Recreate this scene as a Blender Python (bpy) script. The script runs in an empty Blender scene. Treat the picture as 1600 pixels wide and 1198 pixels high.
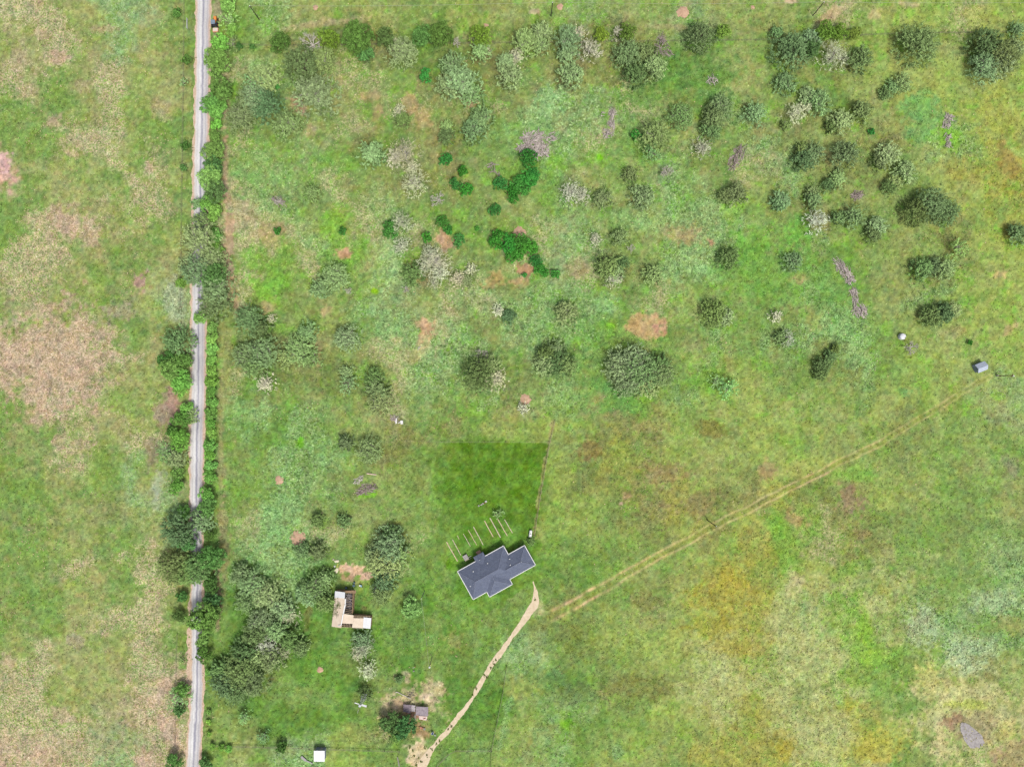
import bpy, math, random
import numpy as np
from mathutils import Vector

sc = bpy.context.scene
COL = sc.collection
rad = math.radians
H = 213.0            # camera height above the pasture, metres
S = 0.2              # metres per photograph pixel on the ground
K = 2.1              # display radiance of a white horizontal surface (for choosing albedos)

# ------------------------------------------------------------------ camera, sky, sun
cam = bpy.data.cameras.new("camera"); camo = bpy.data.objects.new("camera", cam)
COL.objects.link(camo); camo.location = (0, 0, H); camo.rotation_euler = (0, 0, 0)
cam.sensor_width = 36.0; cam.lens = 36.0 * H / (1600 * S)
cam.clip_start = 1.0; cam.clip_end = 6000.0
sc.camera = camo

SUN_EL, SUN_AZ = 62.0, 150.0      # azimuth clockwise from the top of the photograph
world = bpy.data.worlds.new("World"); sc.world = world; world.use_nodes = True
wn = world.node_tree.nodes; wl = world.node_tree.links
sky = wn.new("ShaderNodeTexSky"); sky.sky_type = 'NISHITA'; sky.sun_disc = False
sky.sun_elevation = rad(SUN_EL); sky.sun_rotation = rad(SUN_AZ)
sky.air_density = 1.0; sky.dust_density = 4.0; sky.ozone_density = 1.0
hs = wn.new("ShaderNodeHueSaturation"); hs.inputs["Saturation"].default_value = .45   # thin overcast: whiter than a clear sky
wl.new(sky.outputs[0], hs.inputs["Color"]); wl.new(hs.outputs[0], wn["Background"].inputs[0]); wn["Background"].inputs[1].default_value = 0.08
sl = bpy.data.lights.new("sun", 'SUN'); sl.energy = 1.5; sl.angle = rad(13); sl.color = (1.0, 0.95, 0.87)
so = bpy.data.objects.new("sun", sl); COL.objects.link(so)
d = Vector((math.sin(rad(SUN_AZ)) * math.cos(rad(SUN_EL)), math.cos(rad(SUN_AZ)) * math.cos(rad(SUN_EL)), math.sin(rad(SUN_EL))))
so.rotation_euler = d.to_track_quat('Z', 'Y').to_euler(); so.location = (60, -90, 160)
sc.view_settings.view_transform = 'Standard'; sc.view_settings.look = 'None'
sc.view_settings.exposure = 1.48; sc.view_settings.gamma = 1.0

# ------------------------------------------------------------------ helpers
def lin(c):
    c = np.asarray(c, float) / 255.0
    return np.where(c <= 0.04045, c / 12.92, ((c + 0.055) / 1.055) ** 2.4)
def alb(c, k=K):
    return tuple(float(v) for v in np.minimum(lin(c) / k, 0.85)) + (1.0,)
def W(px, py, h=0.0):
    f = S * (H - h) / H
    return ((px - 800) * f, (599 - py) * f)
def W3(px, py, h=0.0):
    x, y = W(px, py, h); return Vector((x, y, h))

class MB:
    def __init__(s): s.v = []; s.f = []
    def add(s, vs, fs):
        n = len(s.v); s.v += [tuple(p) for p in vs]; s.f += [tuple(i + n for i in f) for f in fs]; return s
    def box(s, cx, cy, cz, sx, sy, sz, rot=0.0):
        c, q = math.cos(rot), math.sin(rot); vs = []
        for dz in (-.5, .5):
            for dx, dy in ((-.5, -.5), (.5, -.5), (.5, .5), (-.5, .5)):
                x, y = dx * sx, dy * sy
                vs.append((cx + x * c - y * q, cy + x * q + y * c, cz + dz * sz))
        return s.add(vs, [(3, 2, 1, 0), (4, 5, 6, 7), (0, 1, 5, 4), (1, 2, 6, 5), (2, 3, 7, 6), (3, 0, 4, 7)])
    def prism(s, pts, z0, z1):
        n = len(pts); vs = [(p[0], p[1], z0) for p in pts] + [(p[0], p[1], z1) for p in pts]
        return s.add(vs, [tuple(reversed(range(n))), tuple(range(n, 2 * n))] + [(i, (i + 1) % n, n + (i + 1) % n, n + i) for i in range(n)])
    def slab(s, pts, t):                       # pts: 3-D corners of the top, t thickness downwards
        n = len(pts); vs = [tuple(p) for p in pts] + [(p[0], p[1], p[2] - t) for p in pts]
        return s.add(vs, [tuple(range(n)), tuple(reversed(range(n, 2 * n)))] + [(i, n + i, n + (i + 1) % n, (i + 1) % n) for i in range(n)])
    def tube(s, p0, p1, r0, r1=None, n=6):
        r1 = r0 if r1 is None else r1
        p0, p1 = Vector(p0), Vector(p1); a = (p1 - p0)
        if a.length < 1e-6: return s
        a.normalize(); b = a.orthogonal().normalized(); c = a.cross(b); vs = []
        for p, r in ((p0, r0), (p1, r1)):
            for i in range(n):
                t = 2 * math.pi * i / n; vs.append(tuple(p + (b * math.cos(t) + c * math.sin(t)) * r))
        return s.add(vs, [(i, (i + 1) % n, n + (i + 1) % n, n + i) for i in range(n)] + [tuple(reversed(range(n))), tuple(range(n, 2 * n))])
    def beam(s, p0, p1, w, h):                 # rectangular bar between two points
        p0, p1 = Vector(p0), Vector(p1); a = (p1 - p0).normalized()
        up = Vector((0, 0, 1)); b = a.cross(up)
        b = (b.normalized() if b.length > 1e-4 else Vector((1, 0, 0))) * w / 2; c = b.cross(a).normalized() * h / 2
        vs = [p + x * b + y * c for p in (p0, p1) for x, y in ((-1, -1), (1, -1), (1, 1), (-1, 1))]
        return s.add(vs, [(0, 1, 2, 3), (7, 6, 5, 4), (0, 4, 5, 1), (1, 5, 6, 2), (2, 6, 7, 3), (3, 7, 4, 0)])
    def lathe(s, prof, cx, cy, cz=0, n=20, axis='z', ang=0.0):
        vs = []
        for r, z in prof:
            for i in range(n):
                t = 2 * math.pi * i / n
                if axis == 'z': vs.append((cx + r * math.cos(t), cy + r * math.sin(t), cz + z))
                else:
                    x, y = z, r * math.cos(t)
                    vs.append((cx + x * math.cos(ang) - y * math.sin(ang), cy + x * math.sin(ang) + y * math.cos(ang), cz + r * math.sin(t)))
        fs = [(j * n + i, j * n + (i + 1) % n, (j + 1) * n + (i + 1) % n, (j + 1) * n + i) for j in range(len(prof) - 1) for i in range(n)]
        fs += [tuple(reversed(range(n))), tuple(range((len(prof) - 1) * n, len(prof) * n))]
        return s.add(vs, fs)

def mesh_of(name, mb, mat, smooth=False):
    me = bpy.data.meshes.new(name); me.from_pydata(mb.v, [], mb.f); me.update()
    if smooth: me.shade_smooth()
    if mat: me.materials.append(mat)
    return me
def obj(name, mb, mat, parent=None, smooth=False, label=None):
    if parent is not None:
        o0 = parent['_w'] if '_w' in parent else tuple(parent.location)
        mb.v = [(x - o0[0], y - o0[1], z - o0[2]) for x, y, z in mb.v]
    o = bpy.data.objects.new(name, mesh_of(name, mb, mat, smooth)); COL.objects.link(o)
    if parent is not None:
        o.parent = parent
    if label: o['label'] = label
    return o
def sub(name, mb, mat, part, root, smooth=False):      # sub-part: part sits at its root's origin
    o0 = tuple(root.location); mb.v = [(x - o0[0], y - o0[1], z - o0[2]) for x, y, z in mb.v]
    o = bpy.data.objects.new(name, mesh_of(name, mb, mat, smooth)); COL.objects.link(o); o.parent = part; return o
def thing(name, label, cat, loc=(0, 0, 0), group=None):
    o = bpy.data.objects.new(name, None); COL.objects.link(o); o.location = loc; o.empty_display_size = .5
    o['label'] = label; o['category'] = cat
    if group: o['group'] = group
    return o
def tag(o, label, cat, group=None):
    o['label'] = label; o['category'] = cat
    if group: o['group'] = group
    return o
def solo(name, mb, mat, label, cat, group=None, smooth=False, base=None):   # a thing that is one mesh
    if base is None:
        base = (sum(v[0] for v in mb.v) / len(mb.v), sum(v[1] for v in mb.v) / len(mb.v), 0)
    mb.v = [(x - base[0], y - base[1], z - base[2]) for x, y, z in mb.v]
    o = bpy.data.objects.new(name, mesh_of(name, mb, mat, smooth)); COL.objects.link(o); o.location = base
    return tag(o, label, cat, group)

def mat(name, rgb, rough=0.9, var=0.15, scale=3.0, metal=0.0, bump=0.0, k=K, rgb2=None, detail=4, spec=0.2):
    m = bpy.data.materials.new(name); m.use_nodes = True; nt = m.node_tree; N = nt.nodes; L = nt.links
    b = N["Principled BSDF"]; b.inputs["Roughness"].default_value = rough; b.inputs["Metallic"].default_value = metal
    b.inputs["Specular IOR Level"].default_value = spec
    tc = N.new("ShaderNodeTexCoord"); no = N.new("ShaderNodeTexNoise"); no.inputs["Scale"].default_value = scale; no.inputs["Detail"].default_value = detail
    L.new(tc.outputs["Object"], no.inputs["Vector"])
    mr = N.new("ShaderNodeMapRange"); mr.inputs[1].default_value = .3; mr.inputs[2].default_value = .7; L.new(no.outputs[0], mr.inputs[0])
    mx = N.new("ShaderNodeMix"); mx.data_type = 'RGBA'; L.new(mr.outputs[0], mx.inputs[0])
    a = np.array(alb(rgb, k)[:3])
    c1 = a * (1 - var); c2 = a * (1 + var) if rgb2 is None else np.array(alb(rgb2, k)[:3])
    mx.inputs[6].default_value = (*[float(v) for v in c1], 1); mx.inputs[7].default_value = (*[float(min(v, .9)) for v in c2], 1)
    L.new(mx.outputs[2], b.inputs["Base Color"])
    if bump:
        bp = N.new("ShaderNodeBump"); bp.inputs["Distance"].default_value = bump; bp.inputs["Strength"].default_value = 0.8
        L.new(no.outputs[0], bp.inputs["Height"]); L.new(bp.outputs[0], b.inputs["Normal"])
    return m

# ------------------------------------------------------------------ noise on numpy arrays
RS = np.random.RandomState(7); LAT = RS.rand(8, 256, 256)
def vnoise(x, y, k=0):
    xi = np.floor(x).astype(int); yi = np.floor(y).astype(int); fx = x - xi; fy = y - yi
    fx = fx * fx * (3 - 2 * fx); fy = fy * fy * (3 - 2 * fy); T = LAT[k % 8]
    a = T[yi & 255, xi & 255]; b = T[yi & 255, (xi + 1) & 255]; c = T[(yi + 1) & 255, xi & 255]; e = T[(yi + 1) & 255, (xi + 1) & 255]
    return (a * (1 - fx) + b * fx) * (1 - fy) + (c * (1 - fx) + e * fx) * fy
def fbm(x, y, L0, o=3, k=0):
    s = 0; a = 1; t = 0
    for i in range(o):
        s = s + a * (vnoise(x / L0 * 2 ** i + 13.7 * k, y / L0 * 2 ** i + 7.3 * k, k + i) - .5); t += a * .5; a *= .55
    return 2 * s / t
def sstep(a, b, x):
    t = np.clip((x - a) / (b - a), 0, 1); return t * t * (3 - 2 * t)

# ------------------------------------------------------------------ what grows where (photograph pixels, 50 px cells)
#       ground colour      fleck colour       weeds flecks
PAL = {
 'g': ((122, 155, 76), (150, 178, 102), .3, .3), 'G': ((96, 138, 56), (116, 156, 72), .2, .2),
 'm': ((128, 172, 94), (166, 206, 134), .9, .75),  'l': ((120, 172, 62), (140, 196, 76), .7, .3),
 'o': ((146, 164, 90), (170, 182, 116), .22, .4), 'O': ((124, 138, 74), (148, 160, 98), .45, .3),
 'y': ((154, 176, 86), (170, 188, 104), .22, .3),   'a': ((162, 164, 72), (182, 180, 96), .5, .4),
 't': ((144, 162, 94), (218, 200, 162), .40, .85), 'T': ((176, 160, 122), (224, 200, 170), .35, .8),
 'p': ((204, 170, 142), (222, 196, 168), .1, .4),  'b': ((134, 140, 78), (168, 160, 112), .5, .4),
 'd': ((88, 128, 42), (108, 150, 60), .12, .15),   's': ((180, 180, 110), (200, 198, 134), .3, .3),
 'w': ((138, 172, 104), (172, 198, 142), .5, .5),  'k': ((172, 184, 110), (200, 206, 142), .5, .6)}
ROWS = [
 "ttowwgggmoyoogyooowoowooogtoyyty", "otowogggobOOgGbObObOgGogOGoyyoOy", "tgotoogtmOotgbGbgobtgGooOgOoyyoy", "ggotoggggotgtgtOmmwtgGmoogGoyyyy",
 "ggttoggtgwgbgbgggmtgoogmOoobommy", "pgogtogtmgtgobgglmgowmgtmoOogyaa", "ggootggTmgytmggogwwgommyOOogoyya", "gtTogogTtmltmtgotwmgommggbogobyy",
 "ttgogogtltgymboggwtOgmglgmGooboy", "googowgtlgymwgtmmmmgtooggomgomyy", "TTtgoogOOtOgmtmgmgmlgomgmmmoyooy", "TTTtoogtGbOytmmOgmgOOglygOmgyyoy",
 "gTtooogGmggytgmbomglgmyyoogyyyow", "ggtotoggGmgobbgyyyoObyoyyooOgogo", "ggogwoggmmmOogdddyOabyoOyyogogog", "gggowoggmmgoggdddyyObaObaObyoggo",
 "ggogowgtmmtogggddygOOybyltbOgggg", "ggtgtogmmmgotgGlgggogoyalylkgggw", "ggogtogmmGgygGgggGgoboaakskokgwm", "ggottogGGGgGggGggOyooyaakwlkbmwg",
 "otootggGbGGgGgGgwgOgyykakkllowwm", "ttootTgGggGgGgGGyGbOookkkgkggsbo", "tttotTggGGGgtgGGowGgyykakkaaysso", "TttwTtgogwyyggggowgyogaaakksggts"]
for r in ROWS: assert len(r) == 32, r
PG = np.zeros((24, 32, 8))
for j, r in enumerate(ROWS):
    for i, ch in enumerate(r):
        c, f, w_, fl = PAL[ch]; PG[j, i] = (*c, *f, w_, fl)
PB = np.zeros_like(PG)
PP = np.pad(PG, ((2, 2), (2, 2), (0, 0)), 'edge')
for dj in range(5):
    for di in range(5): PB += PP[dj:dj + 24, di:di + 32] / 25
mk = np.ones((24, 32, 1)) * .38; mk[:, :7] = 0; mk[17:, 7:17] = .1
PG[..., :6] = PG[..., :6] * (1 - mk) + PB[..., :6] * mk   # fields grade into one another
# extra patches: px, py, rx, ry, angle, palette letter or rgb, strength, edge softness
PATCH = [
 (88, 560, 72, 86, 0, 'T', .9, .45), (50, 480, 50, 22, 10, 'T', .5, .6), (105, 340, 30, 24, 0, 'T', .8, .5), (140, 365, 14, 26, -20, 'T', .8, .5), (78, 368, 10, 12, 0, 'T', .7, .5),
 (85, 60, 18, 48, 0, 't', .9, .5), (92, 90, 16, 14, 0, 'T', .9, .4), (160, 45, 26, 9, 0, 'T', .5, .6), (28, 90, 16, 26, 10, 'T', .6, .6), (64, 55, 12, 8, 0, 'T', .6, .5), (133, 135, 20, 12, 0, 'T', .5, .6),
 (218, 440, 14, 22, 20, (176, 148, 128), .9, .35), (190, 490, 24, 16, 10, (168, 158, 128), .7, .5), (240, 280, 24, 66, 0, 't', .8, .6), (232, 262, 8, 14, 0, 'T', .7, .5), (250, 175, 16, 16, 0, 'T', .5, .6),
 (4, 256, 14, 13, 0, (214, 178, 160), 1, .3), (110, 240, 14, 8, 30, 'T', .7, .5), (85, 190, 13, 12, 0, (186, 164, 136), .7, .5), (50, 145, 14, 14, 0, 'T', .4, .6),
 (272, 478, 16, 36, 0, (164, 182, 140), .9, .5), (262, 640, 16, 36, 8, (158, 144, 116), .9, .5), (272, 625, 10, 24, 0, (172, 142, 120), .8, .5), (238, 710, 12, 30, 10, (154, 142, 112), .8, .6),
 (247, 760, 11, 34, 15, (176, 188, 148), .8, .6), (215, 800, 30, 30, 0, (150, 172, 112), .6, .7), (165, 810, 24, 34, 0, (132, 142, 88), .5, .7), (120, 700, 18, 14, 0, 'T', .6, .5), (95, 690, 10, 18, 20, 'T', .6, .5),
 (120, 1000, 12, 12, 0, (166, 160, 130), .7, .5), (15, 1035, 18, 12, 0, 'T', .7, .5), (95, 1115, 22, 12, 10, 'T', .7, .6), (60, 1165, 90, 26, 0, 'T', .5, .7), (215, 1120, 28, 50, 0, 'T', .55, .7), (165, 1140, 26, 44, 0, (158, 160, 116), .6, .6), (240, 1040, 24, 12, 0, 't', .8, .5), (205, 960, 22, 10, 10, 't', .9, .5),
 (352, 150, 7, 70, 0, 'T', .5, .6), (352, 270, 6, 80, 0, (182, 158, 124), .85, .4), (357, 390, 8, 70, 0, (188, 164, 126), .9, .35), (366, 462, 8, 26, -15, (186, 160, 116), .8, .4), (352, 560, 10, 70, 0, (158, 166, 96), .7, .5), (345, 700, 5, 120, 0, (156, 160, 100), .8, .5), (350, 840, 7, 80, 0, (160, 154, 104), .7, .5), (340, 940, 5, 60, 0, (164, 150, 108), .8, .5),
 (410, 455, 34, 16, 45, (122, 180, 62), .75, .5), (430, 440, 22, 30, -40, (120, 178, 64), .6, .6), (392, 400, 18, 32, 0, (124, 178, 70), .6, .6), (518, 352, 22, 16, 0, (132, 186, 66), .8, .5), (535, 395, 12, 8, 0, (196, 158, 116), .9, .4), (420, 365, 22, 20, 0, (178, 154, 108), .6, .6), (497, 548, 8, 26, 0, (186, 160, 112), .8, .5), (508, 485, 11, 9, 0, (190, 168, 116), .8, .5), (415, 480, 14, 10, 0, (190, 164, 118), .7, .5),
 (663, 535, 12, 34, 12, (196, 160, 118), .85, .35), (648, 560, 14, 12, 30, (190, 158, 110), .7, .5), (664, 508, 12, 10, 0, (190, 160, 118), .8, .5), (690, 375, 16, 12, 40, (200, 162, 124), .85, .4), (774, 440, 18, 16, 0, (186, 158, 102), .7, .5),
 (580, 150, 16, 8, 0, (190, 160, 116), .6, .5), (640, 160, 10, 16, 0, (188, 158, 112), .6, .5), (470, 170, 10, 26, -30, (184, 156, 120), .8, .5), (530, 120, 9, 30, 0, (184, 164, 122), .5, .6), (590, 180, 14, 14, 0, (190, 158, 118), .6, .5), (660, 190, 14, 16, 0, (192, 160, 112), .5, .6), (735, 160, 12, 8, 0, (194, 160, 124), .8, .5), (485, 200, 14, 14, 0, (182, 158, 122), .6, .6),
 (820, 420, 12, 12, 0, (182, 146, 106), .95, .3), (810, 440, 14, 7, 0, (196, 158, 116), .7, .5), (910, 420, 18, 18, 20, (180, 166, 122), .7, .6), (1010, 510, 34, 18, 0, (192, 164, 112), .9, .4), (1035, 512, 12, 8, 0, (196, 154, 118), .8, .4), (1070, 368, 30, 16, 10, (188, 152, 112), .55, .5), (1110, 380, 8, 10, 0, (196, 152, 112), .8, .4), (1245, 435, 18, 8, 0, (196, 160, 112), .8, .4), (1250, 440, 7, 6, 0, (200, 156, 116), .9, .3),
 (860, 160, 30, 30, 20, (142, 192, 122), .9, .5), (830, 180, 40, 40, 0, (140, 186, 116), .6, .6), (1080, 420, 60, 16, 10, (142, 190, 120), .8, .5), (990, 345, 34, 20, 20, (136, 184, 110), .8, .5), (950, 480, 26, 18, 0, (142, 190, 124), .8, .5), (605, 420, 26, 50, 20, (148, 194, 122), .8, .5), (660, 560, 26, 30, 20, (134, 186, 112), .7, .5), (600, 500, 26, 30, 20, (134, 184, 110), .8, .5), (520, 715, 34, 24, 0, (128, 180, 106), .8, .5), (420, 820, 26, 30, 0, (134, 186, 112), .7, .5), (385, 650, 26, 30, 0, (136, 188, 112), .8, .5), (450, 800, 30, 24, 0, (132, 184, 108), .7, .5), (1320, 500, 40, 30, 20, (132, 184, 104), .8, .5), (1440, 180, 36, 34, 0, (118, 172, 88), .8, .5),
 (870, 250, 20, 12, 0, (132, 192, 66), .7, .5), (938, 246, 6, 4, 0, (128, 206, 30), .95, .4), (928, 250, 10, 8, 0, (130, 190, 66), .5, .4), (1480, 210, 20, 24, 0, (130, 190, 60), .8, .5), (1250, 360, 24, 22, 0, (112, 180, 66), .7, .5), (1150, 320, 20, 18, 0, (146, 196, 72), .6, .5), (470, 690, 6, 12, 0, (110, 190, 40), .8, .4), (586, 455, 5, 5, 0, (150, 208, 30), .9, .4), (505, 462, 5, 4, 0, (150, 208, 30), .9, .4), (575, 770, 14, 8, 0, (122, 190, 50), .8, .4), (955, 508, 8, 5, 0, (134, 204, 50), .8, .4),
 (1080, 118, 80, 34, 10, (98, 144, 64), .7, .5), (1000, 150, 34, 18, 0, (100, 146, 66), .6, .5), (1200, 420, 70, 50, 20, (114, 166, 70), .7, .6), (1300, 440, 30, 40, 0, (112, 162, 72), .6, .5), (1180, 380, 30, 34, 0, (118, 178, 64), .6, .5), (1240, 600, 60, 34, 0, (116, 158, 70), .5, .6), (980, 220, 30, 44, 0, (112, 160, 72), .6, .6), (400, 260, 50, 40, 0, (124, 170, 84), .6, .6), (520, 250, 40, 24, 0, (112, 172, 60), .5, .6), (470, 560, 80, 50, 0, (126, 146, 82), .5, .6), (830, 220, 50, 30, 0, (120, 164, 88), .5, .6), (930, 560, 40, 60, 0, (112, 162, 72), .5, .6),
 # yard and lawn
 (780, 700, 74, 12, 0, (104, 144, 54), .6, .5), (726, 905, 12, 26, 0, (110, 160, 50), .7, .5), (708, 880, 12, 10, 0, (104, 164, 30), .8, .4), (640, 980, 34, 40, 0, (106, 142, 66), .7, .6), (710, 1000, 14, 20, -40, (158, 162, 94), .7, .5), (560, 1150, 34, 14, 0, (138, 152, 80), .6, .5), (482, 960, 8, 36, 10, (138, 132, 76), .6, .6), (440, 985, 18, 10, 0, (140, 120, 86), .5, .6), (500, 1050, 26, 40, 0, (108, 156, 62), .6, .6), (475, 1190, 20, 10, 0, 'm', .7, .5), (645, 1098, 46, 34, 0, (188, 180, 130), .95, .35), (622, 1100, 14, 12, 0, (214, 194, 152), .8, .5), (662, 1090, 14, 7, 0, (222, 204, 160), .85, .4), (626, 1100, 10, 10, 0, (190, 168, 132), .6, .4), (648, 1135, 22, 12, 30, (168, 132, 98), .7, .5),
 (552, 891, 22, 9, 14, (214, 184, 146), 1, .22), (570, 899, 12, 8, 0, (216, 186, 148), 1, .25), (545, 905, 14, 6, 20, (178, 148, 112), .8, .4), (567, 950, 6, 8, 0, (150, 132, 92), .5, .5), (578, 925, 10, 14, 0, (112, 170, 66), .7, .5),
 (843, 950, 9, 16, 0, (206, 190, 146), .6, .6), (700, 818, 14, 14, 0, 'g', .4, .6), (768, 842, 12, 8, 0, (150, 146, 96), .6, .5), (650, 1176, 16, 20, -14, (214, 198, 152), .95, .3), (640, 1164, 14, 6, 0, (206, 196, 150), .8, .5),
 (790, 1120, 6, 50, 12, 'm', .7, .5), (747, 1172, 22, 6, 0, 'm', .6, .5), (380, 1005, 14, 12, 0, (110, 150, 74), .5, .5),
 # right-hand field
 (1040, 740, 30, 20, 0, (146, 136, 88), .8, .5), (1085, 790, 44, 18, -15, (146, 138, 86), .8, .5), (922, 700, 16, 16, 0, (134, 126, 70), .9, .4), (1110, 670, 20, 12, 20, (132, 134, 66), .8, .4), (1010, 668, 34, 10, 0, (152, 152, 92), .7, .5), (980, 776, 8, 6, 0, (174, 154, 110), .8, .5), (971, 786, 4, 4, 0, (196, 170, 140), .9, .4), (1195, 735, 14, 14, 0, (168, 146, 100), .7, .5), (1325, 780, 24, 24, 40, (150, 134, 96), .9, .4), (1240, 810, 24, 14, 20, (170, 148, 96), .7, .5), (1215, 825, 14, 30, 0, (130, 182, 66), .7, .5), (1345, 740, 26, 14, 0, (130, 182, 72), .7, .5), (1350, 835, 16, 10, 0, (148, 138, 86), .7, .5),
 (1415, 612, 14, 10, 0, (96, 166, 92), .5, .6), (960, 620, 36, 22, 10, (104, 160, 74), .7, .5), (1500, 520, 16, 10, 0, (162, 150, 98), .5, .6), (1578, 515, 14, 8, -30, (206, 178, 124), .7, .5), (1565, 430, 10, 7, 0, (198, 178, 118), .7, .5), (1580, 735, 14, 20, 0, (152, 150, 108), .7, .6), (1560, 650, 20, 14, 0, (146, 158, 104), .6, .6),
 (1130, 920, 54, 30, 0, (168, 162, 66), .75, .6), (1110, 975, 34, 18, 0, (166, 162, 62), .6, .5), (1150, 1010, 30, 14, 0, (160, 158, 70), .6, .5), (1370, 1165, 54, 26, -20, (182, 180, 78), .8, .6), (1380, 920, 14, 8, -20, (160, 162, 78), .6, .5), (1225, 1170, 22, 18, 0, (170, 164, 66), .8, .5), (1325, 1100, 12, 20, 0, (172, 170, 62), .7, .5), (1350, 985, 18, 32, 0, (138, 184, 62), .85, .4), (1360, 1020, 24, 20, 0, (140, 182, 66), .7, .5), (1370, 945, 22, 14, 30, 'k', .8, .5), (1240, 908, 14, 20, 0, (198, 190, 134), .6, .5), (1580, 975, 34, 14, 25, (160, 156, 92), .6, .6), (1510, 1030, 44, 30, 0, (170, 200, 150), .85, .6), (1440, 975, 28, 32, 0, (172, 202, 152), .85, .6), (1560, 940, 46, 24, 0, (166, 196, 146), .75, .6), (1560, 860, 60, 50, 0, (148, 176, 108), .6, .6), (1450, 1060, 20, 26, -20, (190, 190, 110), .8, .5),
 (1512, 1118, 84, 60, 0, (188, 192, 124), .95, .45), (1518, 1138, 36, 28, 0, (156, 150, 102), .8, .4), (1520, 1100, 34, 8, 0, (178, 194, 90), .8, .4), (1470, 1150, 10, 24, 0, (192, 182, 124), .7, .5), (1575, 1140, 14, 18, 30, (192, 188, 110), .7, .5), (1590, 1180, 30, 22, 0, (164, 156, 102), .8, .5), (1490, 1125, 16, 10, -30, (160, 128, 96), .6, .5), (1556, 1176, 14, 10, 0, (178, 154, 118), .6, .5),
 (1010, 940, 30, 14, 0, (138, 138, 78), .7, .5), (905, 1000, 30, 30, 30, (114, 134, 62), .7, .5), (1010, 1075, 44, 24, 0, (124, 134, 68), .8, .5), (900, 1085, 30, 16, 0, (112, 134, 80), .7, .5), (1100, 1070, 40, 40, 0, 'k', .8, .5), (990, 1010, 40, 34, 0, (148, 172, 84), .8, .5), (850, 1060, 30, 20, 0, (108, 150, 86), .6, .6), (1270, 1020, 60, 90, 0, 'k', .7, .6), (1290, 1130, 44, 50, 0, 'k', .7, .6), (885, 1130, 10, 12, 0, (112, 176, 40), .7, .5), (965, 1175, 12, 12, 0, 'm', .8, .5), (850, 1160, 24, 14, 30, 'm', .5, .5),
 # top strip
 (1300, 22, 26, 9, -30, (208, 182, 142), .7, .5), (1420, 6, 16, 6, 0, (206, 184, 144), .6, .5), (1235, 2, 10, 4, 0, (216, 190, 150), .8, .4), (1365, 22, 12, 8, -30, (202, 182, 130), .6, .5), (520, 35, 60, 6, -8, (186, 176, 126), .7, .5), (560, 14, 30, 6, 0, (160, 158, 92), .6, .5), (835, 18, 9, 4, 0, (208, 186, 150), .7, .5), (1050, 42, 40, 5, 0, (172, 168, 114), .6, .5), (1530, 30, 24, 20, 0, (160, 172, 84), .6, .5), (1560, 200, 40, 60, 0, (164, 168, 74), .5, .6), (1575, 250, 14, 30, -20, (158, 128, 72), .5, .6),
 (340, 12, 6, 26, 0, (176, 166, 124), .8, .4), (338, 60, 6, 12, 0, (176, 166, 120), .8, .4), (1250, 70, 30, 30, 0, (118, 134, 74), .4, .6), (865, 300, 24, 40, 0, 'l', .3, .6)]
LAWN = [(685, 691), (858, 691), (838, 832), (846, 905), (760, 960), (700, 930), (672, 880), (662, 780), (680, 720)]
def inpoly(x, y, P):
    r = np.zeros(x.shape, bool); n = len(P)
    for i in range(n):
        x0, y0 = P[i]; x1, y1 = P[(i + 1) % n]
        if y0 == y1: continue
        c = ((y0 > y) != (y1 > y)) & (x < (x1 - x0) * (y - y0) / (y1 - y0) + x0); r ^= c
    return r
TRACK = [(846, 968), (880, 951), (930, 926), (975, 899), (1040, 863), (1120, 820), (1200, 780), (1280, 739), (1380, 690), (1460, 641), (1545, 588)]
PATHC = [(833, 908, 3), (837, 922, 7), (838, 934, 12), (835, 945, 17), (826, 957, 14), (818, 970, 12), (806, 986, 10), (795, 1001, 9), (780, 1021, 9.5), (765, 1045, 9), (750, 1070, 9), (737, 1092, 8.5), (717, 1119, 9), (697, 1144, 9), (680, 1163, 9.5), (667, 1180, 13), (658, 1198, 16), (650, 1240, 15), (640, 1300, 15)]
def linedist(x, y, P):
    best = np.full(x.shape, 1e9); sgn = np.zeros(x.shape); tt = np.zeros(x.shape)
    for i in range(len(P) - 1):
        ax, ay = P[i][:2]; bx, by = P[i + 1][:2]; dx, dy = bx - ax, by - ay; l2 = dx * dx + dy * dy
        t = np.clip(((x - ax) * dx + (y - ay) * dy) / l2, 0, 1); ex = x - ax - t * dx; ey = y - ay - t * dy
        dd = np.hypot(ex, ey); m = dd < best
        best = np.where(m, dd, best); sgn = np.where(m, np.sign(ex * dy - ey * dx), sgn); tt = np.where(m, i + t, tt)
    return best, sgn, tt

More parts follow.
